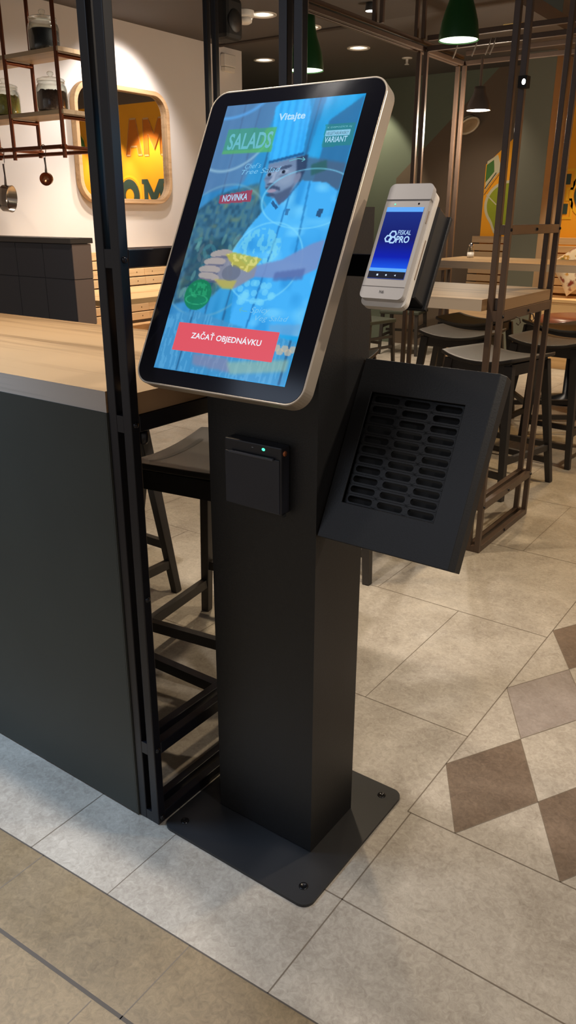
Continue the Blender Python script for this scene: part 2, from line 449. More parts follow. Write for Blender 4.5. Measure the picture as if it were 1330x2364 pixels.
# ------------------------------------------------------------------ steel frames + bar tables
TW = 0.024
def steel_frame(name, label, x1, y0, y1, top, levels, base=True, w=0.067, tw=TW, group=None, hooks=(), bolts=(), knobs=(), mtl=None):
    M_FRAME = mtl or globals()['M_FRAME']
    t = thing(name, label, 'metal frame', (x1 - w / 2, (y0 + y1) / 2, 0), group)
    xs = ((x1 - w, x1 - w + tw), (x1 - tw, x1))
    for ya in (y0, y1 - tw):
        for a, b in xs:
            MB().box(a, b, ya, ya + tw, 0, top).build('post', M_FRAME, t, bevel=0.002)
    # cross pieces joining each pair of posts
    for ya in (y0, y1 - tw):
        for z0, z1 in levels:
            MB().box(x1 - w + tw, x1 - tw, ya + 0.001, ya + tw - 0.001, z0, z1).build('cross_plate', M_FRAME, t)
    for z0, z1 in levels:
        for a, b in xs:
            MB().box(a, b, y0 + tw, y1 - tw, z0, z1).build('side_rail', M_FRAME, t, bevel=0.002)
    for (bx, by, bz, ax) in bolts:
        n = X if ax == 'x' else -Y
        MB().lathe([(0.0, 0.006), (0.004, 0.0055), (0.0065, 0.003), (0.007, 0.0)], (bx, by, bz), 12, 0, (Y if ax == 'x' else X, Z, n)).build('bolt', mat('black_bolt', rgb(40, 40, 44), 0.2, 0.6), t)
    for hp in hooks:
        MB().tube([hp + Vector(q) for q in ((0, 0, 0.0), (0.016, 0, -0.004), (0.022, 0, -0.022), (0.014, 0, -0.034), (0.004, 0, -0.026))], 0.003, 8).build('hook', M_FRAME, t)
    for kp in knobs:
        MB().lathe([(0.0, 0.0), (0.010, 0.0), (0.013, -0.004), (0.013, -0.022), (0.009, -0.028), (0.0, -0.029)], kp, 20).build('knob', M_FRAME, t)
    return t

M_FRAME2 = mat('black_steel_lit_tone', rgb(84, 68, 58), 0.4, 0.0, 0.5, var=0.2, scale=12)  # same black steel, lightened and browned to carry the lit faces
yb_ = 1.3
steel_frame('steel_frame', 'black steel upright frame at the end of the nearest bar table beside the kiosk', -1.176, 1.093, 1.725, CZ - 0.002,
            [(0.0, 0.03), (0.205, 0.238), (1.022, 1.058), (1.352, 1.387)], group=None,
            bolts=[(-1.176, 1.105, 1.368, 'x'), (-1.176, 1.105, 1.04, 'x'), (-1.176, 1.105, 0.635, 'x'), (-1.176, 1.105, 0.222, 'x'), (-1.176, 1.105, 0.018, 'x'), (-1.176, 1.713, 2.12, 'x')],
            knobs=[Vector((-1.188, 1.135, 1.020)), Vector((-1.188, 1.40, 1.020))])
steel_frame('steel_frame', 'black steel upright frame holding the bar table behind the card-reader', -1.193, 3.186, 3.819, 2.65,
            [(0.0, 0.03), (0.205, 0.24), (1.04, 1.082), (1.378, 1.415)], group=None,
            mtl=M_FRAME2, bolts=[(-1.193, 3.198, 1.397, 'x'), (-1.193, 3.5, 1.397, 'x'), (-1.193, 3.807, 1.397, 'x'), (-1.193, 3.198, 1.06, 'x'), (-1.193, 3.5, 1.06, 'x'), (-1.193, 3.198, 0.222, 'x'), (-1.193, 3.5, 0.222, 'x'), (-1.193, 3.5, 0.015, 'x'), (-1.193, 3.807, 0.222, 'x')],
            hooks=[Vector((-1.195, 3.36, 1.045)), Vector((-1.195, 3.53, 1.045))])

def bar_table(label, outline, z0, z1, extra=None, loc=(0, 0, 0)):
    t = thing('bar_table', label, 'table', loc)
    n = len(outline)
    mb = MB()
    V = [(p[0], p[1], z0) for p in outline] + [(p[0], p[1], z1) for p in outline]
    mb.add(V, [tuple(range(n))[::-1], tuple(range(n, 2 * n))], 0)
    for i in range(n):
        j = (i + 1) % n
        dx = abs(outline[j][0] - outline[i][0]); dy = abs(outline[j][1] - outline[i][1])
        mb.add([V[i], V[j], V[n + j], V[n + i]], [(0, 1, 2, 3)], 1 if dx > dy else 2)
    mb.build('worktop', [M_OAK, M_OAKEDGE, M_OAKEND], t)
    return t
xe = -1.2435
t = bar_table('nearest oak-topped bar table with dark panelled front, left of the kiosk',
              [(-2.72, 1.09), (xe - 0.001, 1.09), (xe - 0.001, 1.1195), (-1.181, 1.1195), (-1.181, 1.699), (xe - 0.001, 1.699), (xe - 0.001, 1.806), (-2.72, 1.806)], 1.0595, 1.105, loc=(-1.95, 1.45, 0))
MB().box(-2.72, -1.247, 1.088, 1.106, 0.004, 1.059).build('front_panel', M_PANEL, t)
MB().box(-1.247, -1.2445, 1.0885, 1.105, 0.0, 1.059).build('panel_edge_strip', mat('panel_edge', rgb(70, 72, 68), 0.4), t)
MB().box(-2.66, -1.2445, 1.39, 1.415, 0.205, 0.236).build('foot_rail', M_FRAME, t)
def notched(xl, xr, yf, y0, y1, ybk):
    # outline with the corners cut out round both pairs of posts
    e = 0.0012; w = 0.067; q = 0.0245
    return [(xl - 0.03, yf), (xr - w - e, yf), (xr - w - e, y0 + q + e), (xr - 0.004, y0 + q + e), (xr - 0.004, y1 - q - e), (xr - w - e, y1 - q - e), (xr - w - e, ybk), (xl - 0.03, ybk)]
t = bar_table('oak-topped bar table held by the steel frame behind the card-reader',
              notched(-2.57, -1.193, 3.13, 3.186, 3.819, 3.86), 1.0835, 1.13, loc=(-1.95, 3.5, 0))
steel_frame('steel_frame', 'tall dark steel upright frame left of the kiosk screen, beside the white wall', -2.688, 3.186, 3.819, CZ - 0.002,
            [(0.0, 0.03), (1.04, 1.082)], w=0.075, mtl=M_FRAME)
t = bar_table('long oak-topped bar table farthest back, in front of the slatted bench',
              notched(-2.57, -1.193, 5.31, 5.32, 5.955, 5.99), 1.108, 1.155, loc=(-1.95, 5.65, 0))
steel_frame('steel_frame', 'dark steel upright frame at the end of the farthest bar table, below the hooks', -2.655, 5.285, 5.925, 2.452,
            [(0.0, 0.03), (1.06, 1.105)], w=0.078, tw=0.027, mtl=M_FRAME2)
steel_frame('steel_frame', 'steel upright frame at the outer end of the farthest bar table', -1.193, 5.32, 5.955, 2.452,
            [(0.0, 0.03), (0.205, 0.24), (1.065, 1.107)], mtl=M_FRAME2)

# salt shaker on the farthest table
t = thing('salt_shaker', 'small salt shaker standing on the farthest bar table', 'shaker', (-2.46, 5.80, 1.1555))
MB().lathe([(0.0, 0.0005), (0.024, 0.0005), (0.026, 0.01), (0.024, 0.04), (0.0, 0.04)], (-2.46, 5.80, 1.1555), 16).build('salt', M_WPLAST, t)
MB().lathe([(0.025, 0.041), (0.024, 0.06), (0.018, 0.08), (0.0, 0.08)], (-2.46, 5.80, 1.1555), 16).build('body', M_GLASS, t)
MB().lathe([(0.018, 0.081), (0.019, 0.092), (0.012, 0.105), (0.0, 0.107)], (-2.46, 5.80, 1.1555), 16).build('cap', M_STEEL, t)

# overhead frame: beams of paired tubes, hung from the ceiling
def pair_post(name, t, x, y, z0, z1, w=0.085, tw=0.03):
    MB().box(x - w / 2, x - w / 2 + tw, y - tw / 2, y + tw / 2, z0, z1).build(name, M_FRAME2, t, bevel=0.002)
    MB().box(x + w / 2 - tw, x + w / 2, y - tw / 2, y + tw / 2, z0, z1).build(name, M_FRAME2, t, bevel=0.002)
BX = -2.71
t = thing('overhead_frame', 'dark steel overhead grid of paired beams above the bar tables', 'metal frame', (BX, 5.0, 2.46))
MB().box(BX - 0.03, BX - 0.006, 3.83, 5.945, 2.454, 2.482).build('beam', M_FRAME2, t, bevel=0.002)
MB().box(BX + 0.012, BX + 0.036, 3.83, 5.945, 2.454, 2.482).build('beam', M_FRAME2, t, bevel=0.002)
MB().box(BX - 0.02, BX + 0.02, 3.83, 5.945, 2.497, 2.522).build('beam', M_FRAME2, t, bevel=0.002)
for dz in (0.0, 0.062):
    MB().box(BX + 0.04, -0.9, 5.915, 5.94, 2.455 + dz, 2.485 + dz).build('beam', M_FRAME2, t, bevel=0.002)
    MB().box(BX + 0.04, -0.9, 5.30, 5.325, 2.455 + dz, 2.485 + dz).build('beam', M_FRAME2, t, bevel=0.002)
for (px, py) in ((BX, 5.27), (BX, 4.72)):
    pair_post('hanger', t, px, py, 2.523, CZ - 0.002, 0.075, 0.024)
mhook = mat('white_hook', rgb(205, 195, 180), 0.4)
for hx_, hl_ in ((-2.44, 'pale hook on the overhead beam, first from the dark frame corner'), (-2.31, 'pale hook on the overhead beam, second from the dark frame corner'), (-2.22, 'pale hook on the overhead beam, first of the close pair beside the lamp cord'), (-2.19, 'pale hook on the overhead beam, second of the close pair, farthest from the frame corner')):
    hh = MB().tube([(hx_, 5.3125, 2.4885), (hx_ - 0.004, 5.293, 2.488), (hx_ - 0.010, 5.291, 2.46), (hx_ - 0.020, 5.29, 2.43), (hx_ - 0.034, 5.288, 2.395)], 0.0045, 8).build('beam_hook', mhook, None)
    tag(hh, hl_, 'hook', 'hooks along the overhead beam')

# ------------------------------------------------------------------ stools
def make_stool(label, group):
    t = thing('bar_stool', label, 'stool', (0, 0, 0), group)
    n = 14; hw = 0.235; th = 0.020
    V = []; F = []
    def zz(u, v):
        return 0.722 + 0.034 * abs(u) ** 2.2 - 0.004 * v
    for lay in (0, 1):
        for j in range(n + 1):
            for i in range(n + 1):
                u = -1 + 2 * i / n; v = -1 + 2 * j / n
                rx = hw * (1 - 0.05 * abs(v) ** 4); ry = 0.225 * (1 + 0.05 * (1 - u * u)) * (1 - 0.03 * abs(u) ** 4)
                V.append((u * rx, v * ry, zz(u, v) - lay * th))
    A = (n + 1) ** 2
    for j in range(n):
        for i in range(n):
            a = j * (n + 1) + i
            F.append((a, a + 1, a + n + 2, a + n + 1)); F.append((A + a + n + 1, A + a + n + 2, A + a + 1, A + a))
    for i in range(n):
        for a, b in ((i, i + 1), (n * (n + 1) + i + 1, n * (n + 1) + i), ((i + 1) * (n + 1), i * (n + 1)), (i * (n + 1) + n, (i + 1) * (n + 1) + n)):
            F.append((a, A + a, A + b, b))
    mb = MB(); mb.add(V, F, 0, True)
    s = mb.build('seat', M_STOOL, t, bevel=0.004); s.modifiers['bevel'].angle_limit = math.radians(60)
    # grip slot: a shallow raised rim with a dark channel
    mb = MB()
    V = []; F = []
    for k in range(13):
        u = -0.62 + 1.24 * k / 12
        for vv in (0.70, 0.79):
            V.append((u * hw, vv * 0.225, zz(u, vv) + 0.0012))
    for k in range(12):
        F.append((2 * k, 2 * k + 2, 2 * k + 3, 2 * k + 1))
    mb.add(V, F, 0)
    mb.build('grip_slot', mat('stool_slot', rgb(26, 24, 22), 0.5), t)
    lt = 0.19; lb = 0.262
    for sx in (-1, 1):
        for sy in (-1, 1):
            MB().bar((sx * lt, sy * 0.175, 0.712), (sx * lb, sy * 0.25, 0.0), 0.05, 0.036, 0.032, 0.032).build('leg', M_STOOL, t, bevel=0.003)
    at = lambda sx, sy, z: Vector((sx * (lb + (lt - lb) * z / 0.712), sy * (0.25 + (0.175 - 0.25) * z / 0.712), z))
    for sy in (-1, 1):
        mb = MB(); top = []
        for k in range(11):
            u = -0.84 + 1.68 * k / 10
            top.append((u * hw, zz(u, sy * 0.76) - th - 0.0005))
        mb.prism([(-0.80 * hw, 0.655), (0.80 * hw, 0.655)] + top[::-1], (0, sy * 0.176, 0), X, Z, Y, -0.011, 0.011)
        mb.build('apron', M_STOOL, t)
        MB().bar(at(-1, sy, 0.13), at(1, sy, 0.13), 0.024, 0.034).build('stretcher', M_STOOL, t)
    for sx in (-1, 1):
        MB().bar(at(sx, -1, 0.69), at(sx, 1, 0.69), 0.022, 0.06).build('apron', M_STOOL, t)
        MB().bar(at(sx, -1, 0.21), at(sx, 1, 0.21), 0.024, 0.034).build('stretcher', M_STOOL, t)
    return t
GS = 'black wooden bar stools around the high tables'
st = make_stool('black wooden bar stool nearest, between the steel frame and the kiosk pillar', GS)
st.location = (-1.56, 1.82, 0); st.rotation_euler = (0, 0, math.radians(98))
for x, y, rz, lb in (
        (-2.30, 1.83, 90, 'black bar stool mostly hidden behind the nearest stool, at the nearest table'),
        (-1.58, 4.22, -12, 'black bar stool standing right behind the steel frame that holds the middle table'),
        (-2.10, 4.93, 4, 'black bar stool under the middle table with a small white fleck on its seat'),
        (-1.50, 4.98, -4, 'bar stool with amber light on its black seat, behind the frame stool'),
        (-1.68, 5.68, 36, 'bar stool turned cornerwise with amber-lit seat, beside the brown leather seat'),
        (-2.30, 5.62, 0, 'bar stool deep in shadow below the farthest table, behind the fleck-marked stool'),
        (-2.29, 3.62, 20, 'bar stool whose seat corner shows between the kiosk pillar and tray'),
        (-1.71, 2.86, 0, 'bar stool of which only one leg shows beside the kiosk pillar foot')):
    dup(st, (x, y, 0), math.radians(rz), lb, GS)

# padded leather seat
t = thing('leather_seat', 'round brown leather padded seat on a black pedestal near the pale far bench', 'seat', (-1.86, 6.62, 0))
c = Vector((-1.86, 6.62, 0))
MB().lathe([(0.0, 0.70), (0.20, 0.70), (0.27, 0.69), (0.30, 0.66), (0.29, 0.625), (0.25, 0.61), (0.0, 0.61)], c, 36).build('cushion', M_LEATHER, t)
MB().lathe([(0.0, 0.609), (0.25, 0.609), (0.255, 0.585), (0.24, 0.575), (0.0, 0.575)], c, 36).build('seat_pan', M_STOOL, t)
MB().lathe([(0.0, 0.574), (0.03, 0.574), (0.03, 0.06), (0.22, 0.02), (0.22, 0.0), (0.0, 0.0)], c, 28).build('pedestal', M_FRAME, t)

# dark dining chairs far back
def make_chair(label, group):
    t = thing('dining_chair', label, 'chair', (0, 0, 0), group)
    MB().box(-0.22, 0.22, -0.21, 0.21, 0.44, 0.475).build('seat', mat('dark_green_seat', rgb(58, 62, 50), 0.6), t, bevel=0.008)
    for sx in (-1, 1):
        MB().bar((sx * 0.19, -0.18, 0.44), (sx * 0.21, -0.20, 0), 0.036, 0.036, 0.028, 0.028).build('leg', M_STOOL, t)
        MB().bar((sx * 0.19, 0.18, 0.44), (sx * 0.21, 0.22, 0), 0.036, 0.036, 0.028, 0.028).build('leg', M_STOOL, t)
        MB().bar((sx * 0.19, 0.18, 0.44), (sx * 0.19, 0.24, 0.85), 0.034, 0.034, 0.028, 0.028).build('back_post', M_STOOL, t)
        MB().bar((sx * 0.2, -0.19, 0.30), (sx * 0.2, 0.19, 0.30), 0.02, 0.026).build('stretcher', M_STOOL, t)
        MB().bar((sx * 0.2, -0.19, 0.2), (sx * 0.2, 0.19, 0.2), 0.02, 0.026).build('stretcher', M_STOOL, t)
    MB().bar((-0.2, 0.0, 0.25), (0.2, 0.0, 0.25), 0.02, 0.026).build('stretcher', M_STOOL, t)
    MB().box(-0.2, 0.2, 0.21, 0.235, 0.74, 0.85).build('backrest', M_STOOL, t, bevel=0.006)
    return t
GC = 'dark dining chairs at the back'
ch = make_chair('dark dining chair seen below the payment terminal, nearer the far table', GC)
ch.location = (-4.12, 8.0, 0); ch.rotation_euler = (0, 0, math.radians(12))
dup(ch, (-4.05, 7.05, 0), math.radians(170), 'dark dining chair beside the kiosk pillar edge, far back', GC)

# ------------------------------------------------------------------ slatted benches
def bench_y(name, label, y0, y1, group):
    """bench along the left wall: seat 0.58, back to 1.16"""
    t = thing(name, label, 'bench', (WL + 0.25, (y0 + y1) / 2, 0), group)
    mb = MB()
    for k in range(8):
        z = 0.60 + k * 0.0715; xo = WL + 0.085 - k * 0.008
        mb.box(xo - 0.012, xo + 0.016, y0, y1, z, z + 0.062)
    mb.build('backrest', M_PINEY, t, bevel=0.003)
    mb = MB()
    for k in range(5):
        x = WL + 0.12 + k * 0.073
        mb.box(x, x + 0.066, y0, y1, 0.552, 0.58)
    mb.build('seat', M_PINEY, t, bevel=0.003)
    mb = MB(); mb.box(WL + 0.10, WL + 0.46, y0 + 0.02, y1 - 0.02, 0.0, 0.55); mb.build('base', M_PINEY, t)
    mb = MB()
    for k in range(8):
        z = 0.631 + k * 0.0715; xo = WL + 0.0855 - k * 0.008 + 0.0165
        for yy in (y0 + 0.09, (y0 + y1) / 2, y1 - 0.09):
            mb.disc((xo, yy, z), 0.006, 8, 0, (Y, Z))
    mb.build('screw_heads', mat('screw_brown', rgb(110, 74, 44), 0.4), t)
    return t
GB = 'slatted benches along the white wall'
bench_y('slatted_bench', 'slatted pine bench along white wall, on the half-height tiled wall side of the joint', 3.36, 5.005, GB)
bench_y('slatted_bench', 'slatted pine bench along white wall, continuing behind the kiosk screen', 5.01, 6.45, GB)
def bench_x(name, label, x0, x1, m, group):
    t = thing(name, label, 'bench', ((x0 + x1) / 2, WB - 0.25, 0), group)
    mb = MB()
    for k in range(7):
        z = 0.70 + k * 0.079; yo = WB - 0.12 + k * 0.012
        mb.box(x0, x1, yo - 0.014, yo + 0.012, z, z + 0.068)
    mb.build('backrest', m, t, bevel=0.003)
    mb = MB()
    for k in range(5):
        y = WB - 0.15 - (k + 1) * 0.085
        mb.box(x0, x1, y, y + 0.077, 0.65, 0.68)
    mb.build('seat', m, t, bevel=0.003)
    MB().box(x0 + 0.01, x1 - 0.01, WB - 0.56, WB - 0.14, 0.0, 0.648).build('base', m, t)
    return t
GB2 = 'slatted benches along the back wall'
bench_x('slatted_bench', 'grey-brown slatted bench under the lime painting, left of the square column', -3.62, -3.035, M_PINEG, GB2)
bench_x('slatted_bench', 'pale slatted bench under the orange wall, right of the square column', -2.715, 0.2, M_PINEX, GB2)

# patterned cushion leaning on the right-hand bench
def pillow(c, w, h, th, ex, ey, ez, mb):
    n = 16; V = []; F = []
    for side in (1, -1):
        for j in range(n + 1):
            for i in range(n + 1):
                u = -1 + 2 * i / n; v = -1 + 2 * j / n
                k = max(0, (1 - u ** 4) * (1 - v ** 4)) ** 0.5
                pu = u * (1 - 0.07 * (1 - v * v)); pv = v * (1 - 0.07 * (1 - u * u))
                V.append(Vector(c) + ex * pu * w / 2 + ey * pv * h / 2 + ez * side * k * th / 2)
    A = (n + 1) ** 2
    for s_ in (0, 1):
        for j in range(n):
            for i in range(n):
                a = s_ * A + j * (n + 1) + i
                q = (a, a + 1, a + n + 2, a + n + 1)
                F.append(q if s_ == 0 else q[::-1])
    mb.add(V, F, 0, True)
m = bpy.data.materials.new('floral_cushion'); m.use_nodes = True
nt = m.node_tree; b = nt.nodes['Principled BSDF']; b.inputs['Roughness'].default_value = 0.9
tc = nt.nodes.new('ShaderNodeTexCoord'); no = nt.nodes.new('ShaderNodeTexNoise'); no.inputs['Scale'].default_value = 9; no.inputs['Detail'].default_value = 3
cr_ = nt.nodes.new('ShaderNodeValToRGB'); e = cr_.color_ramp.elements
e[0].position = 0.38; e[0].color = rgb(140, 60, 36); e[1].position = 0.46; e[1].color = rgb(232, 212, 180)
x_ = e.new(0.60); x_.color = rgb(232, 212, 180); x_ = e.new(0.64); x_.color = rgb(206, 150, 60); x_ = e.new(0.70); x_.color = rgb(120, 112, 60)
nt.links.new(tc.outputs['Object'], no.inputs['Vector']); nt.links.new(no.outputs['Fac'], cr_.inputs['Fac']); nt.links.new(cr_.outputs['Color'], b.inputs['Base Color'])
mb = MB(); ey = Vector((0, 0.28, 0.96)).normalized()
ca, sa = math.cos(0.66), math.sin(0.66)
pillow((-2.36, 8.265, 0.985), 0.46, 0.40, 0.14, X * ca + ey * sa, ey * ca - X * sa, X.cross(ey), mb)
tag(mb.build('cushion', m, loc=(-2.36, 8.265, 0.7)), 'cream floral cushion propped on one corner against the pale slatted bench', 'cushion')
mb = MB(); ey = Vector((0.2, 0.28, 0.94)).normalized(); ex_ = ey.cross(Vector((0.1, -1, 0.2))).normalized() * -1
pillow((-1.66, 8.24, 0.905), 0.5, 0.42, 0.15, X, Vector((0, 0.3, 0.95)), Vector((0, -0.95, 0.3)), mb)
tag(mb.build('cushion', m, loc=(-1.66, 8.24, 0.7)), 'second cream floral cushion, farther along the pale bench from the column', 'cushion')

# tables in front of the left bench
def side_table(label, y0, y1):
    t = thing('cafe_table', label, 'table', (-4.5, (y0 + y1) / 2, 0), 'oak tables before the white wall bench')
    MB().box(-4.86, -4.14, y0, y1, 0.862, 0.90).build('tabletop', wood('oak_top_y', rgb(212, 176, 128), rgb(176, 132, 86), 1), t, bevel=0.003)
    MB().box(-4.53, -4.47, (y0 + y1) / 2 - 0.03, (y0 + y1) / 2 + 0.03, 0.02, 0.861).build('pedestal', M_FRAME, t)
    MB().box(-4.655, -4.30, (y0 + y1) / 2 - 0.22, (y0 + y1) / 2 + 0.22, 0, 0.02).build('base', M_FRAME, t)
side_table('oak cafe table before the white wall bench, next to the tiled half wall', 3.72, 4.556)
side_table('oak cafe table before the white wall bench, partly behind the kiosk screen', 4.562, 5.4)

# ------------------------------------------------------------------ wall mirror
t = thing('wall_mirror', 'rounded square mirror in a bent wood frame on the white wall', 'mirror', (WL, 4.89, 1.53))
out = rrect(4.39, 5.41, 1.535, 2.395, 0.17, 12); inn = rrect(4.424, 5.376, 1.569, 2.361, 0.14, 12)
mb = MB(); mb.ring(out, inn, (WL, 0, 0), Y, Z, X, 0.002, 0.058)
mb.build('mirror_frame', M_BENTWOOD, t, bevel=0.004)
mb = MB(); mb.prism(rrect(4.422, 5.378, 1.567, 2.363, 0.142, 12), (WL, 0, 0), Y, Z, X, 0.004, 0.022)
mb.build('mirror_glass', M_MIRROR, t)

# alarm sounder
t = thing('alarm_box', 'white alarm sounder box high on the white wall', 'alarm', (WL, 6.24, 2.69))
MB().box(WL + 0.001, WL + 0.055, 6.16, 6.32, 2.70, 2.80).build('sounder_housing', M_WPLAST, t, bevel=0.008)  # housing of the alarm sounder, flush on the wall
MB().box(WL + 0.001, WL + 0.05, 6.17, 6.31, 2.66, 2.698).build('strobe', mat('frosted_plastic', rgb(235, 228, 215), 0.3), t, bevel=0.006)

# ------------------------------------------------------------------ hanging copper pipe shelf with jars and pans
t = thing('pipe_shelf', 'hanging copper pipe shelf unit with two boards', 'shelf', (-4.66, 3.6, 1.77))
ya, yr = 3.505, 3.71; R = 0.0125
for xx in (-4.192, -4.683, -5.12):
    MB().tube([(xx, ya, 1.775), (xx, ya, CZ - 0.002)], R).build('upright_pipe', M_COPPER, t)
    MB().tube([(xx, yr, 1.80), (xx, yr, CZ - 0.002)], R).build('upright_pipe', M_COPPER, t)
    for z in (2.335, 2.003):
        MB().tube([(xx, ya, z), (xx, yr, z)], R * 0.95).build('cross_pipe', M_COPPER, t)
    MB().tube([(xx, ya - 0.03, 1.835), (xx, yr + 0.02, 1.835)], R * 0.95).build('cross_pipe', M_COPPER, t)
MB().tube([(-5.14, ya - 0.012, 1.838), (-4.16, ya - 0.012, 1.838)], R).build('hanging_rail', M_COPPER, t)
MB().tube([(-5.14, yr, 1.82), (-4.16, yr, 1.82)], R).build('hanging_rail', M_COPPER, t)
m_sh = wood('shelf_board', rgb(206, 180, 146), rgb(170, 142, 108), 0)
for z in (2.352, 2.02):
    MB().box(-5.14, -4.165, ya - 0.005, yr + 0.02, z, z + 0.024).build('board', m_sh, t)
def jar(label, c, cm, fill, cname):
    t = thing('glass_jar', label, 'jar', c, 'glass jars on the copper pipe shelf')
    g_ = [(0.0, 0.001), (0.085, 0.001), (0.092, 0.008), (0.094, 0.03), (0.094, 0.13), (0.088, 0.15), (0.080, 0.158), (0.084, 0.163), (0.084, 0.17),
          (0.079, 0.17), (0.076, 0.158), (0.086, 0.147), (0.0905, 0.13), (0.0905, 0.03), (0.088, 0.009), (0.0, 0.006)]
    MB().lathe(g_, c, 36).build('jar_body', M_GLASS, t)
    MB().lathe([(0.0, 0.176), (0.082, 0.1715), (0.086, 0.178), (0.083, 0.186), (0.06, 0.194), (0.014, 0.198), (0.012, 0.206), (0.02, 0.213), (0.02, 0.224), (0.012, 0.23), (0.0, 0.231)], c, 36).build('jar_lid', M_GLASS, t)
    # contents heaped unevenly
    mb = MB(); n = 40; V = []; F = []
    prof = [(0.0, 0.0075), (0.086, 0.0105), (0.0895, 0.03), (0.0895, fill - 0.012)] + [(0.0895 * (1 - k / 6.0), fill) for k in range(1, 7)]
    rng = random.Random(len(label))
    for q, (r_, z_) in enumerate(prof):
        for k in range(n):
            a = 2 * PI * k / n
            jz = (rng.uniform(-0.006, 0.008) if q >= 3 and cname != 'beans' else 0)
            V.append(Vector(c) + Vector((max(r_, 0.0005) * math.cos(a), max(r_, 0.0005) * math.sin(a), z_ + jz)))
    for i in range(len(prof) - 1):
        for k in range(n):
            F.append((i * n + k, i * n + (k + 1) % n, (i + 1) * n + (k + 1) % n, (i + 1) * n + k))
    mb.add(V, F, 0, cname == 'beans'); mb.build(cname, cm, t)
jar('glass jar of black beans on the upper copper shelf', Vector((-4.415, 3.61, 2.377)), M_BEANS, 0.125, 'beans')
jar('glass jar of dark brown spice on the lower copper shelf', Vector((-4.39, 3.61, 2.045)), M_STAR, 0.12, 'spice')
jar('glass jar of green pods on the lower copper shelf', Vector((-4.86, 3.61, 2.045)), M_CARDA, 0.125, 'pods')
def pan(label, hx_, hy_, zr, hook_len, hl, r, depth, tilt):
    t = thing('hanging_pan', label, 'pan', (hx_, hy_, zr - hook_len))
    MB().tube([(hx_, hy_ - 0.017, zr - 0.004), (hx_, hy_ - 0.012, zr + 0.0125), (hx_, hy_, zr + 0.0175), (hx_, hy_ + 0.012, zr + 0.0125), (hx_, hy_ + 0.0175, zr - 0.002), (hx_ + 0.004, hy_ + 0.008, zr - 0.035), (hx_ + 0.014, hy_, zr - hook_len + 0.016), (hx_ + 0.008, hy_, zr - hook_len), (hx_ - 0.006, hy_, zr - hook_len + 0.004)], 0.0028, 8).build('hook', M_STEEL, t)
    z1 = zr - hook_len
    MB().tube([(hx_, hy_, z1 + 0.004), (hx_ + 0.004, hy_, z1 - hl * 0.5), (hx_ + 0.012, hy_ - 0.008, z1 - hl)], [0.006, 0.005, 0.008], 10).build('handle', mat('dark_steel_handle', rgb(90, 80, 74), 0.3, 0.9), t)
    ez = Vector((math.cos(tilt), -math.sin(tilt), -0.1)).normalized(); ex_ = Vector((math.sin(tilt), math.cos(tilt), 0)); ey_ = ez.cross(ex_)
    c = Vector((hx_ + 0.014, hy_ - 0.01, z1 - hl - r * 0.93)) - ez * depth / 2
    MB().lathe([(0.0, 0.0), (r * 0.9, 0.0), (r, depth * 0.15), (r, depth), (r * 1.03, depth), (r * 0.97, depth * 0.98), (r * 0.95, depth * 0.2), (0.0, depth * 0.08)], c, 30, 0, (ex_, ey_, ez)).build('pan_body', M_STEEL if r > 0.05 else M_CUSTEEL, t)
pan('larger steel saucepan hanging by its handle from the copper rail', -4.80, ya - 0.012, 1.838, 0.085, 0.13, 0.083, 0.065, -0.5)
pan('tiny copper-coloured measuring pan hanging from the copper rail', -4.375, ya - 0.012, 1.838, 0.06, 0.085, 0.038, 0.045, 0.9)

# ------------------------------------------------------------------ ceiling fittings
def downlight(label, x, y, r=0.105, lit=None, group='round recessed ceiling downlights'):
    t = thing('ceiling_downlight', label, 'ceiling light', (x, y, CZ), group)
    c = (x, y, CZ)
    MB().lathe([(r, -0.001), (r, -0.007), (r * 0.94, -0.009), (r * 0.78, -0.006), (r * 0.78, -0.001)], c, 36).build('trim_ring', mat('pale_trim_ring', rgb(206, 196, 184), 0.4), t)
    MB().lathe([(r * 0.77, -0.001), (r * 0.5, -0.003), (r * 0.48, -0.001)], c, 32).build('reflector', lit or M_LAMPD, t)
    MB().disc((x, y, CZ - 0.0015), r * 0.47, 24).build('lamp', M_LAMP, t)
downlight('round recessed downlight next to the smoke detector', -4.123, 5.445)
downlight('round recessed downlight just right of the double steel post', -4.077, 5.987)
downlight('round recessed downlight above the kiosk screen, right of the dark green lamp', -4.171, 6.932)
downlight('round recessed downlight left of the post, beyond the ceiling strip', -5.23, 6.922)
t = thing('square_downlight', 'small square lit ceiling panel light between the steel posts', 'ceiling light', (-2.687, 6.849, CZ))
MB().box(-2.76, -2.61, 6.78, 6.92, CZ - 0.008, CZ - 0.001).build('frame', mat('square_trim', rgb(200, 170, 110), 0.5), t)
MB().box(-2.745, -2.625, 6.795, 6.905, CZ - 0.010, CZ - 0.0085).build('diffuser', emis('square_glow', (1.0, 0.75, 0.36, 1), 1.3), t)
t = thing('smoke_detector', 'cream smoke detector on the ceiling', 'smoke detector', (-4.17, 5.284, CZ))
MB().lathe([(0.07, -0.001), (0.07, -0.03), (0.062, -0.045), (0.0, -0.045)], (-4.17, 5.284, CZ), 30).build('base', M_WPLAST, t)
MB().lathe([(0.05, -0.046), (0.056, -0.05), (0.052, -0.075), (0.035, -0.085), (0.0, -0.085)], (-4.17, 5.284, CZ), 30).build('sensor_head', M_WPLAST, t)
t = thing('sprinkler', 'small ceiling sprinkler head right of the kiosk screen', 'sprinkler', (-4.032, 7.604, CZ))
MB().lathe([(0.05, -0.001), (0.05, -0.008), (0.0, -0.012)], (-4.032, 7.604, CZ), 20).build('ceiling_flange', M_WPLAST, t)
MB().lathe([(0.014, -0.013), (0.012, -0.05), (0.022, -0.055), (0.022, -0.06), (0.0, -0.06)], (-4.032, 7.604, CZ), 16).build('head', M_WPLAST, t)
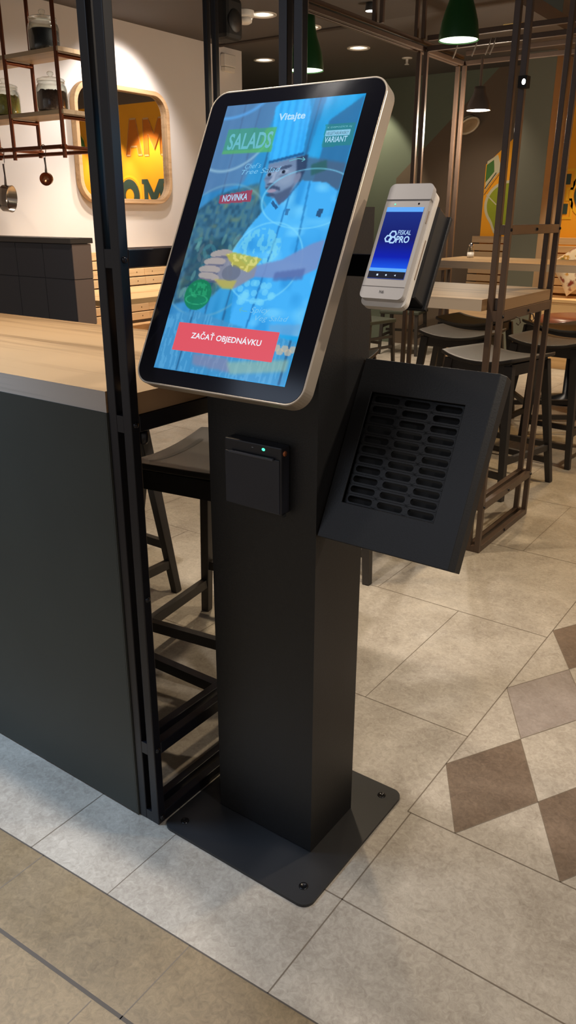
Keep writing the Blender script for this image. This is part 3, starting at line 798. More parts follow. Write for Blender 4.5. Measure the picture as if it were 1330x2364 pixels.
# loudspeaker by the ceiling
t = thing('loudspeaker', 'black loudspeaker hanging below the ceiling, left of the smoke detector', 'loudspeaker', (-3.885, 4.71, 2.55))
MB().box(-3.97, -3.80, 4.62, 4.80, 2.55, 2.80).build('cabinet', M_DARK, t, bevel=0.03)
MB().box(-3.90, -3.87, 4.69, 4.73, 2.80, CZ - 0.002).build('mount', M_DARK, t)
MB().lathe([(0.07, 0.0), (0.065, 0.006), (0.0, 0.001)], (-3.799, 4.71, 2.66), 24, 0, (Y, Z, X)).build('driver', mat('speaker_cone', rgb(24, 24, 24), 0.5), t)
# bare bulbs of a track spot at the top edge
t = thing('track_spotlight', 'lit white spotlight between posts at the top edge', 'spotlight', (-3.26, 5.6, 2.84))
MB().lathe([(0.035, 0.0), (0.04, -0.05), (0.0, -0.048)], (-3.28, 5.6, CZ - 0.002), 16).build('can', M_DARK, t)
MB().disc((-3.28, 5.6, CZ - 0.053), 0.036, 16).build('lamp', M_LAMP, t)

# pendants
def pendant(label, x, y, zb, r, h, m, ml, ztop, cord=True, group='bell pendant lamps'):
    t = thing('pendant_lamp', label, 'pendant lamp', (x, y, zb), group)
    prof = [(r, 0.0), (r * 1.0, h * 0.05), (r * 0.97, h * 0.14), (r * 0.90, h * 0.30), (r * 0.76, h * 0.47), (r * 0.60, h * 0.63), (r * 0.50, h * 0.80), (r * 0.46, h), (0.0, h)]
    MB().lathe(prof, (x, y, zb), 40).build('lamp_shade', m, t)
    MB().disc((x, y, zb + 0.004), r * 0.95, 36).build('diffuser', ml, t)
    MB().tube([(x, y, zb + h), (x, y, ztop)], 0.009 if cord else 0.02, 10).build('cord', mat('lamp_cord', rgb(120, 104, 92), 0.5), t)
pendant('green bell pendant lamp nearest, over the table held by the steel frame', -1.70, 3.68, 2.175, 0.088, 0.24, M_GREEN, M_LAMPG, CZ - 0.002)
pendant('dark green bell pendant lamp half hidden behind the double post', -2.53, 3.70, 2.13, 0.088, 0.24, M_GREEN, M_LAMPG, CZ - 0.002)
pendant('small grey bell pendant lamp on a long cord, over the farthest table', -2.43, 5.66, 2.127, 0.080, 0.145, M_GREYEN, M_LAMP, 2.453)

# round wall light tilted on the brown wall
t = thing('round_wall_light', 'round unlit spotlight with a pale rim on the brown wall', 'wall light', (-3.733, WB, 2.326))
ez = Vector((0.56, -0.32, -0.75)).normalized(); ex_ = ez.cross(Z).normalized(); ey_ = ez.cross(ex_)
c = Vector((-3.735, WB - 0.115, 2.33))
MB().lathe([(0.085, -0.05), (0.105, 0.0), (0.118, 0.0), (0.118, 0.008), (0.10, 0.012), (0.098, 0.0), (0.09, -0.008)], c, 36, 0, (ex_, ey_, ez)).build('rim', mat('pale_rim', rgb(226, 208, 180), 0.4), t)
MB().lathe([(0.095, 0.0), (0.06, -0.018), (0.03, -0.008), (0.0, -0.012)], c, 30, 0, (ex_, ey_, ez)).build('reflector', mat('bronze_reflector', rgb(190, 164, 132), 0.35, 0.2), t)
MB().tube([c - ez * 0.05, (-3.76, WB - 0.002, 2.40)], 0.05, 16).build('arm', M_BROWNW, t)
# clip-on spotlight on the frame
t = thing('clip_spotlight', 'tiny lit spotlight clipped on the steel frame above the table', 'spotlight', (-1.185, 3.165, 1.89))
MB().box(-1.205, -1.172, 3.148, 3.1845, 1.892, 1.932).build('body', M_DARK, t)
MB().disc((-1.183, 3.1475, 1.911), 0.007, 16, 0, (X, Z), 0.010).build('lamp', M_LAMP, t)

# ------------------------------------------------------------------ mural on the back wall
YM = WB - 0.004
def mural(name, label, parts):
    t = thing(name, label, 'mural', parts[0], 'painted mural on the orange wall')
    return t
def letter(body, x0, x1, z0, z1, label, main=M_LETTER, outl=M_LETOUT, off=0.03):
    t = thing('mural_letter', label, 'lettering', ((x0 + x1) / 2, YM, z0), 'painted letters on the orange wall')
    return t, (x0 + x1) / 2, (z0 + z1) / 2, x1 - x0, z1 - z0
def serif_I(x0, x1, z0, z1):
    w = x1 - x0; h = z1 - z0; s_ = 0.26 * h; a = x0 + 0.30 * w; b = x1 - 0.30 * w
    return [(x0, z0), (x1, z0), (x1, z0 + s_), (b, z0 + s_), (b, z1 - s_), (x1, z1 - s_), (x1, z1), (x0, z1), (x0, z1 - s_), (a, z1 - s_), (a, z0 + s_), (x0, z0 + s_)]
def grow(pts, d_):
    # push an axis-aligned outline outward by d_
    n = len(pts); out = []
    for i in range(n):
        p0 = Vector(pts[i - 1]); p = Vector(pts[i]); p1 = Vector(pts[(i + 1) % n])
        n0 = Vector(((p - p0).y, -(p - p0).x)).normalized(); n1 = Vector(((p1 - p).y, -(p1 - p).x)).normalized()
        out.append(tuple(p + n0 * d_ + n1 * d_))
    return out
zl, zh = 1.468, 1.845
t = thing('mural_letter', 'dark green letter I with yellow outline painted on the orange wall', 'lettering', (-2.74, YM, zl))
P_ = serif_I(-2.84, -2.64, zl, zh)
MB().prism(P_, (0, YM, 0), X, Z, -Y, 0.001, 0.002).build('fill', M_LETTER, t)
for g_ in (0.055,):
    MB().ring(grow(P_, 0.05), grow(P_, 0.028), (0, YM, 0), X, Z, -Y, 0.0, 0.001).build('outline', M_LETOUT, t)
def letter_O(cx, w, label):
    t = thing('mural_letter', label, 'lettering', (cx, YM, zl))
    n = 40; zc = (zl + zh) / 2; h = (zh - zl) / 2
    el = lambda a, b: [(cx + a * math.cos(2 * PI * k / n), zc + b * math.sin(2 * PI * k / n)) for k in range(n)]
    MB().ring(el(w / 2, h * 1.03), el(w / 2 - 0.115, h * 0.45), (0, YM, 0), X, Z, -Y, 0.001, 0.002).build('fill', M_LETTER, t)
    MB().ring(el(w / 2 + 0.05, h + 0.06), el(w / 2 + 0.02, h + 0.025), (0, YM, 0), X, Z, -Y, 0.0, 0.001).build('outline', M_LETOUT, t)
letter_O(-2.39, 0.40, 'dark green letter O beside the I on the orange wall, cut by the frame edge')
def poly_letter(label, shapes, main, outl=None, z=(0.001, 0.002)):
    xs_ = [p[0] for s_ in shapes for p in s_]; zs_ = [p[1] for s_ in shapes for p in s_]
    t = thing('mural_letter', label, 'lettering', ((min(xs_) + max(xs_)) / 2, YM, min(zs_)))
    mb = MB()
    for s_ in shapes:
        mb.prism(s_, (0, YM, 0), X, Z, -Y, z[0], z[1])
    mb.build('fill', main, t)
    if outl:
        mb = MB()
        for s_ in shapes:
            n = len(s_)
            for i in range(n):
                a = Vector((s_[i][0], 0, s_[i][1])); b_ = Vector((s_[(i + 1) % n][0], 0, s_[(i + 1) % n][1]))
                mb.bar((a.x, YM - 0.0025, a.z), (b_.x, YM - 0.0025, b_.z), 0.0015, 0.022)
        mb.build('outline', outl, t)
    return t
# the letters the mirror shows (they stand right of the picture on the same wall)
mx0 = -1.98
def M_serif(x0, w, z0, z1):
    h = z1 - z0
    return [(x0, z0), (x0 + .3 * w, z0), (x0 + .3 * w, z0 + .14 * h), (x0 + .25 * w, z0 + .14 * h), (x0 + .25 * w, z0 + .62 * h), (x0 + .5 * w, z0 + .1 * h), (x0 + .75 * w, z0 + .62 * h), (x0 + .75 * w, z0 + .14 * h), (x0 + .7 * w, z0 + .14 * h), (x0 + .7 * w, z0), (x0 + w, z0), (x0 + w, z0 + .14 * h), (x0 + .92 * w, z0 + .14 * h), (x0 + .92 * w, z1 - .14 * h), (x0 + w, z1 - .14 * h), (x0 + w, z1), (x0 + .74 * w, z1), (x0 + .5 * w, z1 - .42 * h), (x0 + .26 * w, z1), (x0, z1), (x0, z1 - .14 * h), (x0 + .08 * w, z1 - .14 * h), (x0 + .08 * w, z0 + .14 * h), (x0, z0 + .14 * h)]
poly_letter('dark green letter M of the wall lettering, reflected in the mirror', [M_serif(-2.03, 0.46, 1.49, 1.915)], M_LETTER)
zl, zh = 1.49, 1.915
letter_O(-1.315, 0.40, 'dark green letter O of the wall lettering, reflected in the mirror')
def M_block(x0, w, z0, z1):
    h = z1 - z0
    return [(x0, z0), (x0 + .22 * w, z0), (x0 + .22 * w, z0 + .58 * h), (x0 + .5 * w, z0 + .15 * h), (x0 + .78 * w, z0 + .58 * h), (x0 + .78 * w, z0), (x0 + w, z0), (x0 + w, z1), (x0 + .74 * w, z1), (x0 + .5 * w, z0 + .58 * h), (x0 + .26 * w, z1), (x0, z1)]
m_burnt = mat('burnt_orange_paint', rgb(214, 120, 22), 0.75)
poly_letter('pale outlined letter M high on the orange wall, reflected in the mirror', [M_block(-2.06, 0.40, 2.22, 2.68)], m_burnt, M_LETPALE)
poly_letter('pale outlined letter A high on the orange wall, reflected in the mirror', [[(-1.62, 2.23), (-1.54, 2.23), (-1.52, 2.34), (-1.40, 2.34), (-1.38, 2.23), (-1.30, 2.23), (-1.40, 2.69), (-1.52, 2.69)]], m_burnt, M_LETPALE)
poly_letter('faint outlined letter fragment high on the orange wall above the I', [[(-2.60, 2.12), (-2.50, 2.12), (-2.40, 2.12), (-2.40, 2.5), (-2.60, 2.5)]], mat('burnt_orange_paint', rgb(214, 120, 22), 0.75), M_LETPALE)
# lime painting left of the column
t = thing('painted_lime', 'lime fruit with leaf painted on the orange wall left of the column', 'mural', (-3.36, YM, 1.3))
n = 44; cxl, czl = -3.27, 1.555
def lime(a, sx=1.0):
    r_ = 0.235 * sx
    nip = 0.075 * math.exp(-((a - math.radians(252)) / 0.28) ** 2)
    return (cxl + (r_ + nip) * math.cos(a), czl + (r_ * 0.92 + nip) * math.sin(a))
lo = [lime(2 * PI * k / n) for k in range(n)]; lo2 = [lime(2 * PI * k / n, 1.13) for k in range(n)]
MB().prism(lo2, (0, YM, 0), X, Z, -Y, 0.0, 0.001).build('outline', M_CREAM, t)
MB().prism(lo, (0, YM, 0), X, Z, -Y, 0.0015, 0.0025).build('fruit', M_LIME, t)
MB().prism([(-3.54, 1.70), (-3.50, 1.76), (-3.42, 1.86), (-3.37, 1.90), (-3.40, 1.97), (-3.43, 2.05), (-3.54, 1.985)], (0, YM, 0), X, Z, -Y, 0.0, 0.001).build('leaf_outline', M_CREAM, t)
MB().prism([(-3.545, 1.78), (-3.50, 1.83), (-3.455, 1.885), (-3.46, 1.94), (-3.47, 2.0), (-3.545, 1.95)], (0, YM, 0), X, Z, -Y, 0.0012, 0.002).build('leaf', M_LEAF, t)
mb = MB(); mb.bar((-3.55, YM - 0.0025, 1.66), (-3.40, YM - 0.0025, 1.86), 0.001, 0.016); mb.bar((-3.52, YM - 0.0025, 1.66), (-3.40, YM - 0.0025, 1.56), 0.001, 0.012)
mb.build('stem_lines', M_CREAM, t)
mb = MB(); mb.bar((-3.545, YM - 0.0035, 1.72), (-3.43, YM - 0.0035, 1.875), 0.001, 0.022); mb.build('stem', mat('stem_brown', rgb(70, 52, 34), 0.7), t)
# decorative leaf cluster the mirror also catches
poly_letter('dark green and yellow painted pennant on the orange wall, reflected in the mirror', [[(-1.02, 2.33), (-1.19, 2.33), (-1.09, 2.47)]], M_LETTER, None)
poly_letter('green painted leaf with yellow edge on the orange wall, reflected in the mirror', [[(-0.34, 2.36), (-0.46, 2.36), (-0.44, 2.46), (-0.36, 2.56)]], M_LEAF, M_LETOUT)

# ------------------------------------------------------------------ the ordering kiosk
KZ = 0.008
kx0, kx1, ky0, ky1 = -1.091, -0.809, 1.236, 1.424
T27 = math.radians(26.95)
up = Vector((0, math.sin(T27), math.cos(T27))); nf = Vector((0, -math.cos(T27), math.sin(T27)))    # up the screen, out of the glass
SP = Vector((0, 1.099, 1.169))
kiosk = thing('order_kiosk', 'black self-order kiosk on a floor plate with tilted touch screen', 'kiosk', ((kx0 + kx1) / 2, (ky0 + ky1) / 2, 0))
mb = MB(); mb.prism(rrect(-1.167, -0.723, 1.095, 1.553, 0.028, 8), (0, 0, 0), X, Y, Z, 0.0008, KZ)
bp_ = mb.build('base_plate', M_KIOSKP, kiosk, bevel=0.001)
for sx, sy in ((-0.765, 1.142), (-0.767, 1.512), (-1.127, 1.137), (-1.127, 1.512)):
    s_ = MB().lathe([(0.011, KZ + 0.0003), (0.0105, KZ + 0.0016), (0.0075, KZ + 0.0018), (0.006, KZ + 0.0006), (0.0, KZ + 0.0004)], (sx, sy, 0), 20).build('screw', mat('black_screw', rgb(34, 34, 36), 0.22, 0.7), bp_)
# pillar with slanted top
mb = MB()
ztf = 1.40
prof = [(ky0, KZ), (ky1, KZ), (ky1, 1.465), (ky1 - 0.075, 1.465), (ky0, 1.465 - (ky1 - 0.075 - ky0) / math.tan(T27))]
mb.prism(prof, (0, 0, 0), Y, Z, X, kx0, kx1)
mb.build('pillar', M_KIOSK, kiosk, bevel=0.003)
# bracket block behind the screen
# screen housing
def onp(x, v, d):
    return Vector((x, SP.y, SP.z)) + up * v + nf * d
O0 = Vector((0, SP.y, SP.z))
disp_out = rrect(-1.147, -0.752, -0.029, 0.569, 0.032, 10)
mb = MB(); mb.ring(rrect(-1.151, -0.748, -0.033, 0.573, 0.036, 10), rrect(-1.147, -0.752, -0.029, 0.569, 0.032, 10), O0, X, up, nf, -0.032, 0.0)
sf = mb.build('screen_frame', M_SILVER, kiosk, bevel=0.0015)
mb = MB(); mb.prism(rrect(-1.1468, -0.7522, -0.0288, 0.5688, 0.032, 10), O0, X, up, nf, -0.004, -0.0002)
mb.build('bezel_glass', M_BEZEL, sf)
mb = MB(); mb.prism(rrect(-1.146, -0.753, -0.028, 0.568, 0.032, 10), O0, X, up, nf, -0.033, -0.006)
mb.build('back_cover', M_KIOSK, kiosk)
mb = MB(); mb.prism([(-1.05, 0.10), (-0.85, 0.10), (-0.85, 0.42), (-1.05, 0.42)], O0, X, up, nf, -0.07, -0.0335)
mb.build('screen_mount', M_KIOSK, kiosk)

# --- what the screen shows, painted on a fine grid
NX, NY = 180, 308
uu, vv = np.meshgrid(np.linspace(0, 1, NX), np.linspace(0, 1, NY))
def C_(r, g, b):
    return np.array([r, g, b], float) / 255
img = np.zeros((NY, NX, 3))
def inpoly(pts):
    m_ = np.zeros(uu.shape, bool); n_ = len(pts)
    for i in range(n_):
        x1_, y1_ = pts[i]; x2_, y2_ = pts[(i + 1) % n_]
        if y1_ == y2_:
            continue
        c_ = ((y1_ > vv) != (y2_ > vv)) & (uu < (x2_ - x1_) * (vv - y1_) / (y2_ - y1_) + x1_)
        m_ ^= c_
    return m_.astype(float)
def blur(a, k):
    for _ in range(k):
        p = np.pad(a, 1, mode='edge')
        a = (p[1:-1, 1:-1] * 2 + p[:-2, 1:-1] + p[2:, 1:-1] + p[1:-1, :-2] + p[1:-1, 2:]) / 6
    return a
def paint(mask, col, a=1.0):
    global img
    k = (mask * a)[..., None]
    img = img * (1 - k) + col * k
def ell(cx, cy, rx, ry, rot=0.0):
    c_, s_ = math.cos(rot), math.sin(rot); dx = uu - cx; dy = (vv - cy) * 1.712
    a = dx * c_ + dy * s_; b_ = -dx * s_ + dy * c_
    return np.sqrt((a / rx) ** 2 + (b_ / ry) ** 2)
def disc_(cx, cy, rx, ry, rot=0.0, soft=0.08):
    return np.clip((1 - ell(cx, cy, rx, ry, rot)) / soft + 0.5, 0, 1)
rs = np.random.RandomState(4)
def noise(ny, nx_, k=0):
    g_ = rs.rand(ny, nx_)
    yi = np.clip(vv * (ny - 1), 0, ny - 1.001); xi = np.clip(uu * (nx_ - 1), 0, nx_ - 1.001)
    y0_ = yi.astype(int); x0_ = xi.astype(int); fy = yi - y0_; fx = xi - x0_
    fy = fy * fy * (3 - 2 * fy); fx = fx * fx * (3 - 2 * fx)
    return (g_[y0_, x0_] * (1 - fx) * (1 - fy) + g_[y0_, x0_ + 1] * fx * (1 - fy) + g_[y0_ + 1, x0_] * (1 - fx) * fy + g_[y0_ + 1, x0_ + 1] * fx * fy)
# blue plank backdrop
img[:] = C_(52, 128, 184)
img += (C_(36, 152, 214) - C_(58, 118, 170)) * np.clip(uu, 0, 1)[..., None] * 0.9
img += ((noise(10, 26) - 0.5) * 0.08)[..., None]
for k, px_ in enumerate((0.15, 0.27, 0.42, 0.70)):
    paint(blur((np.abs(uu - px_ - 0.02 * vv) < 0.006).astype(float), 1), C_(34, 80, 122), 0.6)
# dusky top left with a light arc
paint(blur(inpoly([(0, 0), (0.42, 0), (0.30, 0.30), (0, 0.34)]), 8), C_(92, 116, 156), 0.65)
arc = ell(0.02, -0.05, 0.30, 0.17)
paint(np.clip(1 - np.abs(arc - 1) / 0.10, 0, 1), C_(86, 160, 226), 0.85)
arc = ell(0.10, 0.02, 0.36, 0.40)
paint(np.clip(1 - np.abs(arc - 1) / 0.04, 0, 1), C_(150, 190, 210), 0.7)
# dark triangle top right
paint(blur(inpoly([(0.80, 0.087), (1.0, 0.003), (1.0, 0.60), (0.82, 0.50)]), 2), C_(44, 100, 148), 0.8)
paint(blur(inpoly([(0.66, 0.0), (0.74, 0.0), (0.72, 0.2), (0.66, 0.2)]), 2), C_(40, 104, 158), 0.5)
# blurred street behind the cook
paint(blur(inpoly([(0.70, 0.21), (1.0, 0.24), (1.0, 0.33), (0.70, 0.30)]), 5), C_(72, 92, 120), 0.75)
paint(blur(inpoly([(0.76, 0.24), (0.86, 0.225), (0.88, 0.26), (0.78, 0.28)]), 2), C_(40, 92, 92), 0.8)
# salad bowl to the left
sal = blur(inpoly([(0, 0.40), (0.14, 0.34), (0.42, 0.30), (0.52, 0.44), (0.46, 0.60), (0.30, 0.72), (0, 0.76)]), 5)
paint(sal, C_(54, 92, 112), 0.75)
tx = noise(60, 40)
paint(sal * np.clip((tx - 0.5) * 4, 0, 1), C_(92, 132, 128), 0.4)
paint(sal * np.clip((0.42 - tx) * 4, 0, 1), C_(28, 66, 92), 0.5)
paint(sal * blur(np.clip((noise(40, 24) - 0.66) * 4, 0, 1), 2), C_(120, 136, 96), 0.5)
paint(blur(inpoly([(0.05, 0.52), (0.30, 0.50), (0.38, 0.60), (0.22, 0.72), (0.03, 0.70)]), 6), C_(22, 58, 78), 0.55)
for k in range(60):
    lx, ly, la = 0.02 + 0.40 * rs.rand(), 0.50 + 0.22 * rs.rand(), rs.rand() * 3
    paint(disc_(lx, ly, 0.035, 0.014, la, 0.3) * sal, C_(*[(60, 126, 140), (38, 92, 110), (96, 150, 150), (90, 110, 120)][k % 4]), 0.55)
paint(np.clip(1 - np.abs(ell(0.22, 0.55, 0.40, 0.42) - 1) / 0.03, 0, 1), C_(120, 170, 190), 0.45)
# hat
hat = blur(inpoly([(0.452, 0.225), (0.40, 0.07), (0.385, 0.02), (0.42, 0.0), (0.62, 0.0), (0.655, 0.05), (0.682, 0.207)]), 2)
paint(hat, C_(56, 176, 246), 0.95)
for hx_, hw_ in ((0.445, 0.010), (0.50, 0.008), (0.555, 0.012), (0.61, 0.010), (0.645, 0.012)):
    paint(hat * blur((np.abs(uu - hx_ - (vv - 0.11) * (hx_ - 0.44) * 0.25 - (vv - 0.11) * 0.15) < hw_).astype(float), 3), C_(34, 140, 216), 0.5)
paint(blur(inpoly([(0.445, 0.222), (0.685, 0.194), (0.69, 0.204), (0.455, 0.232)]), 1), C_(24, 78, 130), 0.9)
# head
head = blur(inpoly([(0.455, 0.232), (0.69, 0.206), (0.715, 0.25), (0.705, 0.30), (0.665, 0.345), (0.625, 0.385), (0.585, 0.372), (0.535, 0.352), (0.505, 0.33), (0.475, 0.318), (0.468, 0.30), (0.452, 0.29), (0.462, 0.265)]), 2)
paint(head, C_(108, 128, 160), 0.97)
paint(head * disc_(0.60, 0.285, 0.075, 0.055, 0.2, 0.9), C_(140, 158, 184), 0.7)
paint(head * disc_(0.52, 0.252, 0.07, 0.018, -0.15, 0.7), C_(132, 150, 180), 0.6)
paint(blur(inpoly([(0.645, 0.212), (0.72, 0.203), (0.735, 0.25), (0.715, 0.30), (0.685, 0.29), (0.665, 0.25)]), 2), C_(40, 60, 92), 0.9)
paint(disc_(0.69, 0.285, 0.022, 0.032, 0.2, 0.5), C_(118, 128, 156), 0.9)
paint(blur(inpoly([(0.54, 0.345), (0.60, 0.335), (0.665, 0.315), (0.68, 0.30), (0.665, 0.35), (0.625, 0.388), (0.585, 0.374)]), 3), C_(62, 80, 112), 0.8)
for (ex0, ey0, er) in ((0.487, 0.262, -0.1), (0.585, 0.254, -0.2)):
    paint(disc_(ex0, ey0 - 0.008, 0.044, 0.011, er, 0.3), C_(44, 60, 90), 0.75)
    paint(disc_(ex0, ey0 + 0.008, 0.030, 0.010, er, 0.4), C_(160, 176, 200), 0.6)
    paint(disc_(ex0 - 0.006, ey0 + 0.009, 0.013, 0.011, 0, 0.3), C_(18, 28, 46), 0.95)
    paint(disc_(ex0, ey0 + 0.022, 0.034, 0.010, er, 0.6), C_(80, 98, 130), 0.5)
paint(blur(inpoly([(0.518, 0.258), (0.532, 0.258), (0.528, 0.292), (0.515, 0.304), (0.488, 0.302), (0.498, 0.292)]), 1), C_(150, 166, 192), 0.85)
paint(disc_(0.508, 0.306, 0.026, 0.008, -0.1, 0.4), C_(60, 74, 104), 0.8)
paint(blur(inpoly([(0.478, 0.318), (0.52, 0.310), (0.585, 0.318), (0.588, 0.330), (0.53, 0.322), (0.49, 0.328)]), 1), C_(48, 62, 92), 0.8)
paint(disc_(0.528, 0.331, 0.036, 0.010, -0.05, 0.4), C_(160, 140, 164), 0.8)
paint(disc_(0.528, 0.345, 0.03, 0.012, 0, 0.6), C_(50, 66, 96), 0.7)
paint(blur(inpoly([(0.585, 0.372), (0.66, 0.345), (0.72, 0.30), (0.73, 0.31), (0.66, 0.375), (0.62, 0.395)]), 2), C_(70, 92, 130), 0.8)
# jacket
jac = blur(inpoly([(0.43, 0.47), (0.50, 0.41), (0.56, 0.355), (0.61, 0.385), (0.66, 0.36), (0.73, 0.296), (0.90, 0.305), (0.99, 0.335), (1.0, 0.40), (1.0, 0.83), (0.50, 0.83), (0.46, 0.70), (0.36, 0.56)]), 1)
paint(jac, C_(66, 170, 238), 0.95)
paint(jac * np.clip((noise(18, 12) - 0.45) * 3, 0, 1), C_(36, 134, 206), 0.6)
paint(jac * np.clip((noise(26, 10) - 0.55) * 3, 0, 1), C_(120, 206, 246), 0.6)
paint(jac * blur((np.abs(uu - 0.665 + 0.10 * (vv - 0.4)) < 0.006).astype(float), 1), C_(28, 106, 172), 0.8)
paint(jac * blur((np.abs(uu - 0.80 - 0.15 * (vv - 0.4)) < 0.007).astype(float) * (vv < 0.56), 1), C_(30, 112, 176), 0.7)
paint(inpoly([(0.895, 0.395), (0.93, 0.397), (0.925, 0.425), (0.89, 0.422)]), C_(30, 60, 96), 0.8)
paint(inpoly([(0.56, 0.365), (0.61, 0.39), (0.60, 0.40), (0.55, 0.375)]), C_(30, 70, 116), 0.8)
paint(inpoly([(0.675, 0.395), (0.70, 0.395), (0.695, 0.42), (0.67, 0.42)]), C_(40, 90, 140), 0.7)
# pale bowl drawn over the jacket
for cx_, cy_, rx_, ry_ in ((0.62, 0.585, 0.26, 0.24), (0.80, 0.36, 0.32, 0.18)):
    paint(np.clip(1 - np.abs(ell(cx_, cy_, rx_, ry_) - 1) / 0.035, 0, 1), C_(120, 206, 240), 0.7)
b2 = disc_(0.56, 0.535, 0.15, 0.12)
paint(b2 * (noise(70, 60) > 0.5), C_(120, 205, 226), 0.55)
for k in range(22):
    paint(disc_(0.50 + 0.30 * rs.rand(), 0.66 + 0.07 * rs.rand(), 0.022, 0.02), C_(110, 200, 236), 0.6)
# forearm, hand, wrap
paint(blur(inpoly([(0.56, 0.60), (0.74, 0.575), (0.92, 0.515), (1.0, 0.50), (1.0, 0.60), (0.90, 0.63), (0.72, 0.64), (0.56, 0.64)]), 2), C_(112, 136, 188), 0.9)
paint(blur(inpoly([(0.72, 0.62), (0.92, 0.60), (0.92, 0.64), (0.72, 0.65)]), 3), C_(76, 98, 156), 0.7)
paint(blur(inpoly([(0.18, 0.60), (0.24, 0.57), (0.40, 0.565), (0.50, 0.60), (0.58, 0.60), (0.58, 0.64), (0.46, 0.685), (0.34, 0.68), (0.27, 0.655)]), 2), C_(132, 132, 150), 0.9)
for fx_, fy_, r_ in ((0.235, 0.562, -0.1), (0.20, 0.592, -0.05), (0.175, 0.622, 0.0), (0.185, 0.648, 0.1)):
    paint(disc_(fx_ + 0.05, fy_, 0.085, 0.026, r_), C_(160, 152, 150), 0.95)
    paint(disc_(fx_ + 0.05, fy_ + 0.014, 0.08, 0.010, r_), C_(84, 90, 118), 0.7)
paint(blur(inpoly([(0.32, 0.565), (0.38, 0.555), (0.60, 0.575), (0.57, 0.60), (0.53, 0.625), (0.40, 0.605)]), 1), C_(176, 172, 66), 0.85)
paint(blur(inpoly([(0.28, 0.655), (0.46, 0.655), (0.44, 0.69), (0.37, 0.69)]), 2), C_(174, 168, 74), 0.8)
paint(disc_(0.40, 0.63, 0.07, 0.05) , C_(86, 96, 116), 0.6)
paint(inpoly([(0.32, 0.56), (0.60, 0.57), (0.53, 0.625), (0.40, 0.61)]) * (noise(90, 60) > 0.62), C_(222, 214, 130), 0.6)
# green round badge
paint(disc_(0.19, 0.717, 0.105, 0.098, 0, 0.04), C_(14, 118, 78), 0.9)
paint(disc_(0.19, 0.70, 0.08, 0.05, 0, 0.1) * (noise(120, 90) > 0.55), C_(40, 160, 110), 0.6)
paint(np.clip(1 - np.abs(ell(0.19, 0.735, 0.085, 0.03) - 1) / 0.12, 0, 1), C_(60, 180, 130), 0.7)
# wooden table bottom
tab = blur(inpoly([(0, 0.80), (0.21, 0.775), (0.50, 0.81), (1.0, 0.85), (1.0, 1.0), (0, 1.0)]), 2)
paint(tab, C_(62, 138, 190), 0.85)
paint(tab * (noise(30, 90) > 0.6), C_(96, 170, 216), 0.45)
paint(tab * blur((np.abs(uu - 0.19 + 0.05 * (vv - 0.9)) < 0.005).astype(float), 1), C_(24, 70, 112), 0.7)
paint(tab * blur((np.abs(uu - 0.955) < 0.006).astype(float), 1), C_(24, 70, 112), 0.7)
paint(blur(inpoly([(0.28, 0.93), (0.55, 0.93), (0.60, 0.98), (0.30, 0.97)]), 6), C_(140, 120, 150), 0.6)
paint(blur(inpoly([(0.55, 0.945), (0.98, 0.91), (0.98, 0.95), (0.60, 0.985)]), 6), C_(150, 176, 150), 0.6)
for k in range(5):
    paint(disc_(0.875 + 0.028 * k, 0.875 + 0.012 * (k % 2), 0.024, 0.02), C_(196, 176, 150), 0.7)
paint(blur(inpoly([(0.78, 0.80), (1.0, 0.79), (1.0, 0.83), (0.80, 0.83)]), 3), C_(110, 150, 190), 0.5)
# tags
paint(inpoly([(0.062, 0.186), (0.066, 0.092), (0.436, 0.096), (0.443, 0.186)]), C_(58, 158, 110), 0.6)
paint(inpoly([(0.144, 0.346), (0.385, 0.325), (0.396, 0.369), (0.152, 0.378)]), C_(150, 60, 84), 0.9)
paint(inpoly([(0.80, 0.18), (0.787, 0.10), (0.985, 0.10), (1.0, 0.178)]), C_(40, 130, 120), 0.6)
paint(inpoly([(0.80, 0.1415), (0.80, 0.1225), (0.964, 0.1225), (0.964, 0.1415)]), C_(150, 206, 238), 0.85)
paint(blur(inpoly([(0.062, 0.186), (0.062, 0.176), (0.34, 0.172), (0.36, 0.098), (0.436, 0.096), (0.443, 0.186)]), 2), C_(96, 176, 92), 0.5)
img = np.clip(img, 0, 1)
img = np.where(img <= 0.04045, img / 12.92, ((img + 0.055) / 1.055) ** 2.4)
LX0, LX1, LV0, LV1 = -1.107, -0.790, 0.0, 0.541
me = bpy.data.meshes.new('screen_picture')
V = []
for j in range(NY):
    for i in range(NX):
        V.append(tuple(onp(LX0 + (LX1 - LX0) * i / (NX - 1), LV1 - (LV1 - LV0) * j / (NY - 1), 0.0002) - kiosk.location))
F = [(j * NX + i, (j + 1) * NX + i, (j + 1) * NX + i + 1, j * NX + i + 1) for j in range(NY - 1) for i in range(NX - 1)]
me.from_pydata(V, [], F)
at = me.color_attributes.new('screen_colour', 'FLOAT_COLOR', 'POINT')
buf = np.ones((NY * NX, 4), np.float32); buf[:, :3] = img.reshape(-1, 3)
at.data.foreach_set('color', buf.ravel())
m = bpy.data.materials.new('lit_screen'); m.use_nodes = True
nt = m.node_tree; b = nt.nodes['Principled BSDF']; a_ = nt.nodes.new('ShaderNodeAttribute'); a_.attribute_name = 'screen_colour'
b.inputs['Base Color'].default_value = (0.004, 0.004, 0.006, 1); b.inputs['Roughness'].default_value = 0.12
nt.links.new(a_.outputs['Color'], b.inputs['Emission Color']); b.inputs['Emission Strength'].default_value = 1.12
me.materials.append(m); me.update()
so = bpy.data.objects.new('lit_screen', me); COL.objects.link(so); so.parent = kiosk
so['label'] = 'glowing blue touch screen showing a cook with a salad wrap'
SO = O0
def su(u):
    return LX0 + (LX1 - LX0) * u
def sv(v):
    return LV1 - (LV1 - LV0) * v
SW, SH = LX1 - LX0, LV1 - LV0
E_W = emis('screen_white', rgb(236, 244, 252), 1.0)
